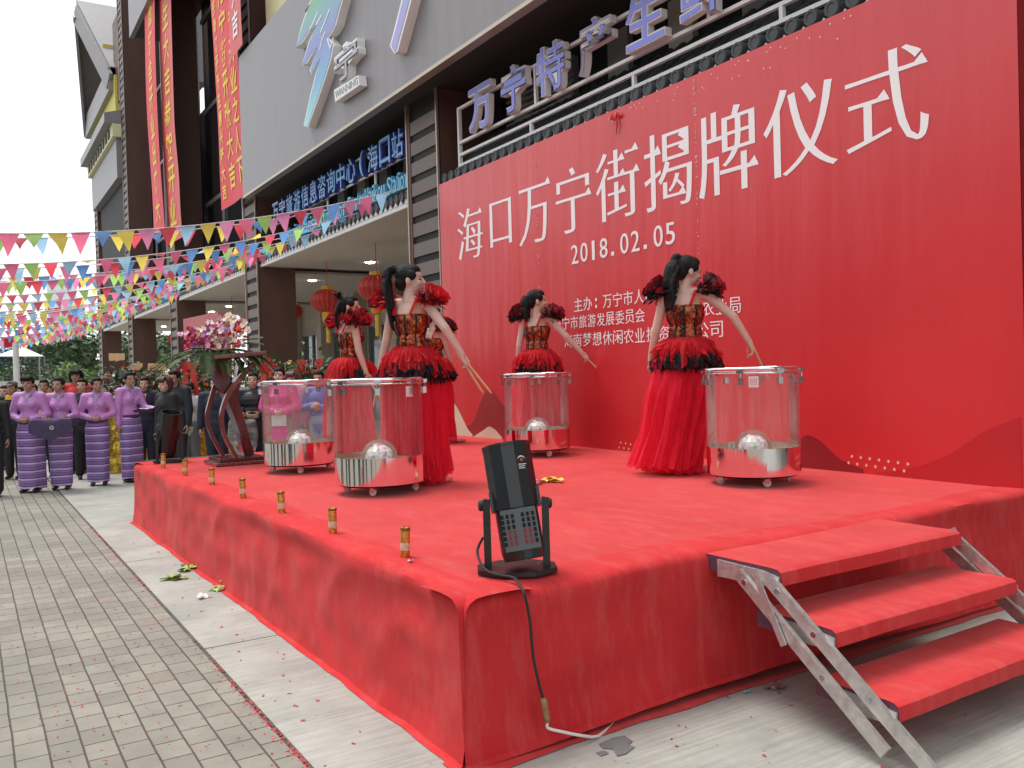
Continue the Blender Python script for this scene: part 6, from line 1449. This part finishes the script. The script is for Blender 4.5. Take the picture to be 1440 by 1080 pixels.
# ================================================================ FLOWER STANDS
def stand(label, px, depth, seed, h=1.5, ribbon=None, card=None, cols=('crimson', 'red', 'white'), foilh=.95):
    p = at(px, 545, depth); t = thing('flower_stand', label, 'flower stand', (p[0], p[1], .004), 'congratulation flower stands'); rs = random.Random(seed)
    lg = None
    for k in range(3):
        a = 2.1*k+seed; MB().tube([(.28*math.cos(a), .28*math.sin(a), 0), (.05*math.cos(a), .05*math.sin(a), h)], .013, 6).build('leg', M_BLK, t, local=True)
    th = np.linspace(0, 2*math.pi, 60); z = np.linspace(0, 1, 26); T, TH = np.meshgrid(z, th, indexing='ij'); rr = (.36-.16*T+.10*np.clip(T-.8, 0, 1))*(1+.13*fnoise(np.stack([np.cos(TH)*1.4, np.sin(TH)*1.4, T*2.2], -1), seed, 4, 3.5))
    MB().grid(np.stack([rr*np.cos(TH), rr*np.sin(TH), .01+T*foilh], -1), smooth=False).build('foil_wrap', M_GFOIL2, t, local=True, recalc=False)
    lf = MB()
    for _ in range(230):
        c = Vector((rs.gauss(0, .17), rs.gauss(0, .17), h+rs.gauss(-.08, .17))); d = Vector((c.x*2+rs.uniform(-.5, .5), c.y*2+rs.uniform(-.5, .5), rs.uniform(-.2, 1))).normalized(); s_ = d.cross(Vector((.3, .2, 1))).normalized()*.03; L_ = rs.uniform(.08, .22)
        lf.add([tuple(c), tuple(c+d*L_*.5+s_), tuple(c+d*L_+Vector((0, 0, -.03))), tuple(c+d*L_*.5-s_)], [(0, 1, 2, 3)])
    lf.build('foliage', M_LEAFD if seed % 2 else M_LEAF, t, local=True)
    for i, cn in enumerate(cols):
        mb = MB()
        for _ in range(22): flower(mb, (rs.gauss(0, .16), rs.gauss(0, .16), h+rs.gauss(-.02, .14)), rs.uniform(.03, .05), rs)
        mb.build('blooms', FCOL[cn], t, local=True)['kind'] = 'stuff'
    fd = Vector((-CF[0], -CF[1], 0)).normalized(); sd_ = CRh
    if ribbon:
        bo = MB(); c = fd*.24+Vector((0, 0, h+.12)); bo.poly([tuple(c-sd_*.13+Vector((0, 0, -.07))), tuple(c+sd_*.13+Vector((0, 0, -.07))), tuple(c+sd_*.12+Vector((0, 0, .07))), tuple(c-sd_*.12+Vector((0, 0, .07)))], .03, fd)
        bo.build('ribbon_bow', M_RED, t, local=True)
        for s_ in (-1, 1):
            P = []
            for q in np.linspace(0, 1, 14):
                cc = c+sd_*s_*(.06+.07*q)+fd*(.04+.03*math.sin(5*q+s_))+Vector((0, 0, -.06-.85*q)); P.append([tuple(cc-sd_*.045), tuple(cc+sd_*.045)])
            MB().grid(np.array(P)).build('ribbon_tail', M_RIB, t, local=True, recalc=False)
    if card:
        c = fd*.2+sd_*card[0]+Vector((0, 0, card[1])); b_ = MB().poly([tuple(c-sd_*card[2]+Vector((0, 0, -.06))), tuple(c+sd_*card[2]+Vector((0, 0, -.055))), tuple(c+sd_*card[2]+Vector((0, 0, .055))), tuple(c-sd_*card[2]+Vector((0, 0, .065)))], .006, fd).build('name_card', pm('apricot card', (.74, .48, .24), .6, var=.15, vscale=18), t, local=True)
    return t
M_RIB = pm('orange red ribbon', (.68, .06, .04), .5, var=.15, vscale=8)
stand('gold wrapped flower stand with a wide apricot card behind the offering woman', 172, 14.3, 1, 1.45, card=(.02, 1.88, .13))
stand('gold wrapped flower stand with a small tilted apricot card', 203, 14.6, 2, 1.45, card=(-.02, 1.72, .09), cols=('red', 'pink'))
stand('flower stand with pale card behind the woman in black', 229, 14.4, 3, 1.45, card=(.0, 1.70, .15), cols=('crimson', 'white'))
stand('tall flower stand with big red bow and orange red ribbon tails left of the lectern', 277, 13.6, 4, 1.55, ribbon=True, cols=('crimson', 'pink', 'red'))
stand('flower stand of dark leaves and red blooms right behind the lectern', 322, 13.8, 5, 1.5, cols=('crimson', 'red', 'orange'))
stand('flower stand with red bow beside the brown column', 384, 13.4, 6, 1.5, ribbon=True, cols=('red', 'yellow'))
stand('leafy gold wrapped flower stand seen through the leftmost drum', 431, 13.0, 8, 1.5, cols=('red', 'crimson'))
for lab, px, py, dp, lean_ in (('narrow red ribbon sash standing above the pale pink jacket', 421, 522, 13.1, .1), ('short red ribbon sash leaning above the boy in blue', 445, 520, 13.2, .35)):
    c = Vector(tuple(at(px, py, dp))); mb = MB(); up = (Vector((0, 0, 1))+CRh*lean_).normalized()
    P = [[tuple(c+up*z-CRh*.055+CFh*.02*math.sin(9*z)), tuple(c+up*z+CRh*.055+CFh*.02*math.sin(9*z+1))] for z in np.linspace(-.95, .18, 14)]
    tag(mb.grid(np.array(P)).build('hanging_sash', M_RIB, recalc=False), lab, 'ribbon', 'red ribbon sashes')
# small red board with pale front standing in the gallery
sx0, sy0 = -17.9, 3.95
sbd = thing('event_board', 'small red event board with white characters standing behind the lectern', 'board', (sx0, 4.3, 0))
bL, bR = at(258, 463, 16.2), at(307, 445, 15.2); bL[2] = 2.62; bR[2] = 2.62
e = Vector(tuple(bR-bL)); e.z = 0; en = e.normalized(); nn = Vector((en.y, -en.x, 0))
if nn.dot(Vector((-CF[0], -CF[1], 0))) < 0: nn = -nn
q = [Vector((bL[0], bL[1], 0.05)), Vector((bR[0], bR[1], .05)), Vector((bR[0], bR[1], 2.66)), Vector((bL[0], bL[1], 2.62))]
MB().poly([tuple(v) for v in q], .22, -nn).build('board_box', pm('sky glare red board', (.60, .20, .21), .4, var=.05), sbd)  # sky glare on the front is put into this paler red
V, Fc = glyph('揭牌仪式', .012, .0, .004); V[:, 0] = (V[:, 0]-V[:, 0].min())/(V[:, 0].max()-V[:, 0].min()); V[:, 1] = (V[:, 1]-V[:, 1].min())/(V[:, 1].max()-V[:, 1].min())
o_ = q[0]+en*.15+nn*.004; MB().add([tuple(o_+en*(e.length-.3)*v[0]+Vector((0, 0, 1.65+.38*v[1]))+nn*v[2]) for v in V], Fc).build('board_text', M_PRW, sbd)
# ================================================================ LANTERNS
M_LANR = pm('lantern red silk', (.36, .012, .018), .5, var=.1, vscale=4, emit=(.5, .01, .01), estr=.05); M_LANG = pm('lantern gold', (.68, .42, .06), .4, var=.15, metal=.3)
def make_lantern(label):
    t = thing('lantern', label, 'lantern', (0, 0, 0), 'red lanterns hanging under the canopies'); B = lambda mb, n, m: mb.build(n, m, t, local=True)
    n = 20; prof = []
    nth = 120; th = np.linspace(0, 2*math.pi, nth+1); ph = np.linspace(-1.25, 1.25, 18); PH, TH = np.meshgrid(ph, th, indexing='ij'); rr = (.375*np.cos(PH)**.85)*(1-.035*np.abs(np.sin(TH*n/2))**.5*0-.03*(np.abs(np.cos(TH*n/2))<.25))
    B(MB().grid(np.stack([rr*np.cos(TH), rr*np.sin(TH), .27*np.sin(PH)], -1)), 'silk_globe', M_LANR)
    rb_ = MB()
    for k in range(n): rb_.tube([(.381*math.cos(p_)**.85*math.cos(2*math.pi*k/n), .381*math.cos(p_)**.85*math.sin(2*math.pi*k/n), .274*math.sin(p_)) for p_ in np.linspace(-1.2, 1.2, 9)], .005, 4)
    B(rb_, 'ribs', pm('rib gold', (.5, .25, .06), .4))
    for z in (.25, -.33): B(MB().lathe([(.001, z), (.135, z), (.135, z+.08), (.001, z+.08)], 20), 'cap_ring', M_LANG)
    B(MB().lathe([(.13, -.33), (.12, -.48), (.10, -.50), (.09, -.34)], 24), 'fringe', M_LANG)
    B(MB().lathe([(.03, -.34), (.05, -.55), (.055, -.95), (.02, -.97), (.001, -.97)], 14), 'tassel', M_LANG)
    B(MB().tube([(0, 0, .32), (0, 0, .93)], .008, 6), 'hanging_cord', M_LANR)
    return t
ln = make_lantern('red lantern under the nearest canopy, largest of the row')
labs = ['red lantern half hidden behind the head of the ponytail dancer', None, 'red lantern left of the largest one, behind the upswept hair', 'red lantern half hidden by the dark brown column', 'red lantern behind the brown column over the small red event board', 'red lantern in the second bay, farther along the colonnade', 'small red lantern in the third bay of the colonnade', 'smallest red lantern deep in the colonnade']
for i, x in enumerate((-13.2, -16.05, -19.0, -22.1, -25.1, -28.0, -33.5, -37)):
    o = ln if i == 1 else copy_tree(ln); o.location = (x, 6.95+.06*i, 3.20); o.rotation_euler.z = .3*i
    if labs[i]: o['label'] = labs[i]
# ================================================================ BUNTING
FL = [pm('flag '+k, c, .6, var=.08) for k, c in dict(red=(.78, .10, .14), pink=(.84, .32, .55), yellow=(.84, .68, .14), green=(.46, .76, .22), blue=(.16, .36, .74), sky=(.38, .64, .84), rose=(.84, .20, .34)).items()]
for m_ in FL:    # thin cloth lets daylight through
    t_ = m_.node_tree; b_ = t_.nodes['Principled BSDF']; tl_ = t_.nodes.new('ShaderNodeBsdfTranslucent'); mx_ = t_.nodes.new('ShaderNodeMixShader'); mx_.inputs[0].default_value = .7
    lk = b_.inputs['Base Color'].links[0].from_socket; t_.links.new(lk, tl_.inputs['Color']); t_.links.new(b_.outputs[0], mx_.inputs[1]); t_.links.new(tl_.outputs[0], mx_.inputs[2]); t_.links.new(mx_.outputs[0], t_.nodes['Material Output'].inputs['Surface'])
M_CORD = pm('white cord', (.75, .75, .75), .6, var=0)
ORD = ['nearest', 'second', 'third', 'fourth', 'fifth', 'sixth', 'seventh', 'eighth', 'ninth', 'tenth', 'eleventh', 'twelfth', 'thirteenth', 'fourteenth', 'fifteenth', 'sixteenth', 'seventeenth', 'eighteenth', 'nineteenth', 'twentieth', 'twenty-first', 'twenty-second', 'twenty-third', 'twenty-fourth', 'twenty-fifth', 'twenty-sixth', 'twenty-seventh', 'farthest']
rs = random.Random(5); NS = 34
TENS = {2: 'twenty', 3: 'thirty'}
for n_ in range(20, 41):
    ORD[n_:n_+1] = [TENS[(n_+1)//10]+'-'+['', 'first', 'second', 'third', 'fourth', 'fifth', 'sixth', 'seventh', 'eighth', 'ninth'][(n_+1) % 10] if (n_+1) % 10 and n_ < 39 else 'thirtieth']
for i in range(NS):
    X0 = -12.25-(i*.98+.004*i*i) ; X1 = X0+rs.uniform(-.6, .9)-.3*(i > 0); zA = 4.30+rs.uniform(-.06, .10)+(.0 if i else .0); zM = (3.12 if i == 0 else 3.22)+rs.uniform(-.12, .22); Y0, Y1 = 5.88, -7.2
    def cpt(u):     # along the cord
        Y = Y0+(Y1-Y0)*u; s_ = (2*u-1); return Vector((X0+(X1-X0)*u, Y, zM+(zA-zM)*s_*s_))
    lab = ('string of coloured triangle flags %s from the camera' % (ORD[i] if i in (0, NS-1) else ORD[i]+' in order')) if i not in (0, NS-1) else ('string of coloured triangle flags %s the camera' % ('nearest to' if i == 0 else 'farthest from'))
    t = thing('bunting_string', lab, 'bunting', tuple(cpt(0)), 'bunting strings across the plaza')
    MB().tube([tuple(cpt(u)) for u in np.linspace(0, 1, 26)], .0075 if i < 8 else .010, 5).build('cord', M_CORD, t)
    s_ = .12+rs.random()*.3; col = rs.randint(0, 6); step = rs.uniform(.215, .29); w_ = .098 if i else .112; hgt = .25 if i else .28
    while s_ < 8.0:
        u = s_/13.2; p = cpt(u); d = (cpt(u+.01)-cpt(u-.01)).normalized(); wind = rs.gauss(.35, .75) if i else rs.gauss(.1, .3); dn = Vector((math.sin(wind)*.9, rs.uniform(-.15, .15), -math.cos(wind))).normalized(); tw = rs.uniform(-.06, .06); nrm = d.cross(dn)
        mb = MB(); rows = []
        for q in range(5):
            v = q/4; c = p+dn*hgt*v+nrm*(.03*math.sin(3*v+tw*30))*v; hw = w_*(1-v)+.002; rows.append([tuple(c-d*hw), tuple(c+nrm*.012*math.sin(4*v+tw*40)), tuple(c+d*hw)])
        mb.grid(np.array(rows)); mb.build('flag', FL[col % 7], t, recalc=False); col += rs.randint(1, 3); s_ += step
# ================================================================ BACKGROUND
M_FOL = [pm('foliage '+n, c, .7, var=.5, vscale=.8) for n, c in (('deep', (.045, .075, .065)), ('mid', (.08, .125, .055)), ('bright', (.10, .17, .03)))]; M_BARK = pm('bark', (.10, .075, .055), .9, var=.3)
def tree(label, px, depth, h, rad, mi, seed, name='tree', n=1300, cat='tree', leaf=.34, squat=.75):
    p = at(px, 545, depth); t = thing(name, label, cat, (p[0], p[1], -.012), 'trees beyond the plaza'); rs = random.Random(seed)
    tr = MB(); tr.tube([(0, 0, 0), (.05, .03, h*.3), (.0, .05, h*.6)], [h*.028, h*.022, h*.012], 8)
    lob = [(rs.gauss(0, rad*.42), rs.gauss(0, rad*.42), h*(.45+.38*rs.random()), rad*rs.uniform(.32, .55)) for _ in range(11)]
    for l in lob[:6]: tr.tube([(0, .03, h*.35), (l[0]*.5, l[1]*.5, (h*.35+l[2])/2+.2), (l[0], l[1], l[2])], [h*.014, h*.009, h*.004], 6)
    tr.build('trunk', M_BARK, t, local=True)
    mb = MB()
    for _ in range(n):
        l = lob[rs.randrange(len(lob))]; v = Vector((rs.gauss(0, 1), rs.gauss(0, 1), rs.gauss(0, 1))).normalized()*l[3]*rs.random()**.35; c = Vector(l[:3])+Vector((v.x, v.y, v.z*squat)); c.z = min(max(c.z, h*.12), h)
        a = Vector((rs.gauss(0, 1), rs.gauss(0, 1), rs.gauss(0, .5))).normalized(); b = a.cross(Vector((rs.gauss(0, 1), rs.gauss(0, 1), 1))).normalized(); s_ = leaf*rs.uniform(.5, 1.2)
        mb.add([tuple(c-a*s_), tuple(c+b*s_*.5), tuple(c+a*s_), tuple(c-b*s_*.5)], [(0, 1, 2, 3)])
    mb.build('crown', M_FOL[mi], t, local=True)
for a in (('broad dark tree at the far left behind the white flag pole', 38, 112, 9.0, 6.2, 0, 1), ('dark tree right of the broad one, behind the bunting', 74, 104, 7.8, 4.6, 0, 2), ('mid green tree touching the end of the building', 118, 72, 6.4, 4.0, 1, 3), ('green tree seen just left of the end column', 100, 84, 5.6, 3.2, 1, 4), ('green tree seen between the first two far columns', 178, 76, 6.2, 3.6, 1, 5), ('green tree seen between the second and third far columns', 232, 70, 6.0, 3.4, 1, 6), ('dark tree at the extreme left edge', -12, 96, 6.5, 4.4, 0, 7), ('tall pale green tree behind the colonnade gap', 205, 92, 8.0, 4.0, 1, 12)): tree(*a)
for a in (('low bright shrub in the gap between two brown columns', 236, 52, 2.9, 1.5, 2, 8), ('rounded green shrub at the far left under the canopy roof', 14, 70, 3.1, 2.6, 1, 9), ('green shrub right of the flag pole', 52, 66, 3.2, 2.6, 1, 10), ('green shrub below the mid green tree', 88, 60, 3.0, 2.3, 1, 11), ('palm like shrub left of the end column', 128, 56, 2.9, 1.9, 2, 13)): tree(*a, name='shrub', cat='shrub', n=800, leaf=.2)
def block(label, px0, px1, top, depth, col, name='tower_block', floors=12):
    a, b = at(px0, top, depth), at(px1, top, depth); h = a[2]; c = (a+b)/2; t = thing(name, label, 'building', (c[0], c[1], -.012)); e = Vector(tuple(b-a)); wd = Vector((e.x, e.y, 0)).length; th = math.atan2(e.y, e.x)
    w_ = MB().box((-wd/2, 0, 0), (wd/2, wd*.7, h)).build('wall', pm('far wall '+label[:9], col, .8, var=.03), t, local=True)
    m2 = pm('far window '+label[:9], tuple(c_*.86 for c_ in col), .4, var=.05)
    for k in range(floors):
        z = h*(k+.35)/floors; MB().box((-wd*.44, -.06, z), (wd*.44, -.01, z+h/floors*.42)).build('window_row', m2, w_, local=True)
    t.rotation_euler.z = th
block('pale high rise block fading into the bright sky behind the bunting', 65, 96, 392, 320, (.74, .78, .77))  # distance haze is put into the near-white wall colour
block('small blue fronted building below the pale high rise', 94, 113, 430, 210, (.28, .50, .62), 'blue_building', 6)
block('low pale building at the far left behind the trees', -40, 18, 508, 190, (.62, .64, .64), 'low_building', 3)
# white wall, awning and flag pole
wl = MB(); a, b = at(-30, 545, 58), at(135, 545, 58); wl.bar((a[0], a[1], .9), (b[0], b[1], .9), .2, 1.85)
tag(wl.build('boundary_wall', pm('pale wall', (.50, .48, .46), .8, var=.15, vscale=1)), 'low pale boundary wall behind the crowd at the far left', 'wall')
ca = thing('canopy_tent', 'white pyramid roofed canopy tent at the far left', 'tent', tuple(at(20, 545, 62)*np.array([1, 1, 0])))
tp_ = at(30, 487, 62); mb = MB(); cs_ = [at(x, 501, d_) for x, d_ in ((-8, 60), (55, 60), (62, 66), (-2, 66))]
mb.add([tuple(c) for c in cs_]+[tuple(tp_)], [(0, 1, 4), (1, 2, 4), (2, 3, 4), (3, 0, 4)]); mb.build('canopy_roof', M_WHITE, ca)
for c in cs_: MB().tube([(c[0], c[1], -.012), tuple(c)], .05, 6).build('leg', M_MULL, ca)
fp = at(24, 545, 34); fpole = thing('flag_pole', 'white pole with a small red flag at the far left', 'pole', (fp[0], fp[1], 0)); tz = at(24, 482, 34)[2]
MB().tube([(fp[0], fp[1], 0), (fp[0], fp[1], tz)], [.13, .11], 10).build('pole', M_WHITE, fpole)
c = Vector((fp[0], fp[1], tz+.05)); MB().grid(np.array([[tuple(c-CRh*u_+Vector((0, 0, .15-z+.05*math.sin(8*u_)))+CFh*.08*math.sin(9*u_)) for z in (0, .2, .4)] for u_ in np.linspace(.12, .42, 6)])).build('flag', M_RED, fpole, recalc=False)
# buildings across the plaza, behind the photographer: they shade the light and show in the polished steel
for i, (x0, x1, h, col) in enumerate(((-62, -34, 9, (.10, .09, .085)), (-33, -9, 11, (.16, .14, .13)), (-8, 16, 10, (.09, .08, .08)), (17, 45, 12, (.14, .12, .11)))):
    t = thing('shop_building', ('dark brown', 'grey brown', 'charcoal', 'brown')[i]+' shop building on the opposite side of the plaza', 'building', ((x0+x1)/2, -26, -.012)); wb_ = MB().box((x0, -34, 0), (x1, -24, h)).build('wall', pm('opposite wall %d' % i, col, .7, var=.2, vscale=.5), t)
    x = x0+1
    while x < x1-3:
        for z in (.3, 4.2, 7.2): MB().box((x, -23.98, z), (x+2.2, -23.9, z+2.4)).build('window', M_DGLASS, wb_)
        x += 3.6
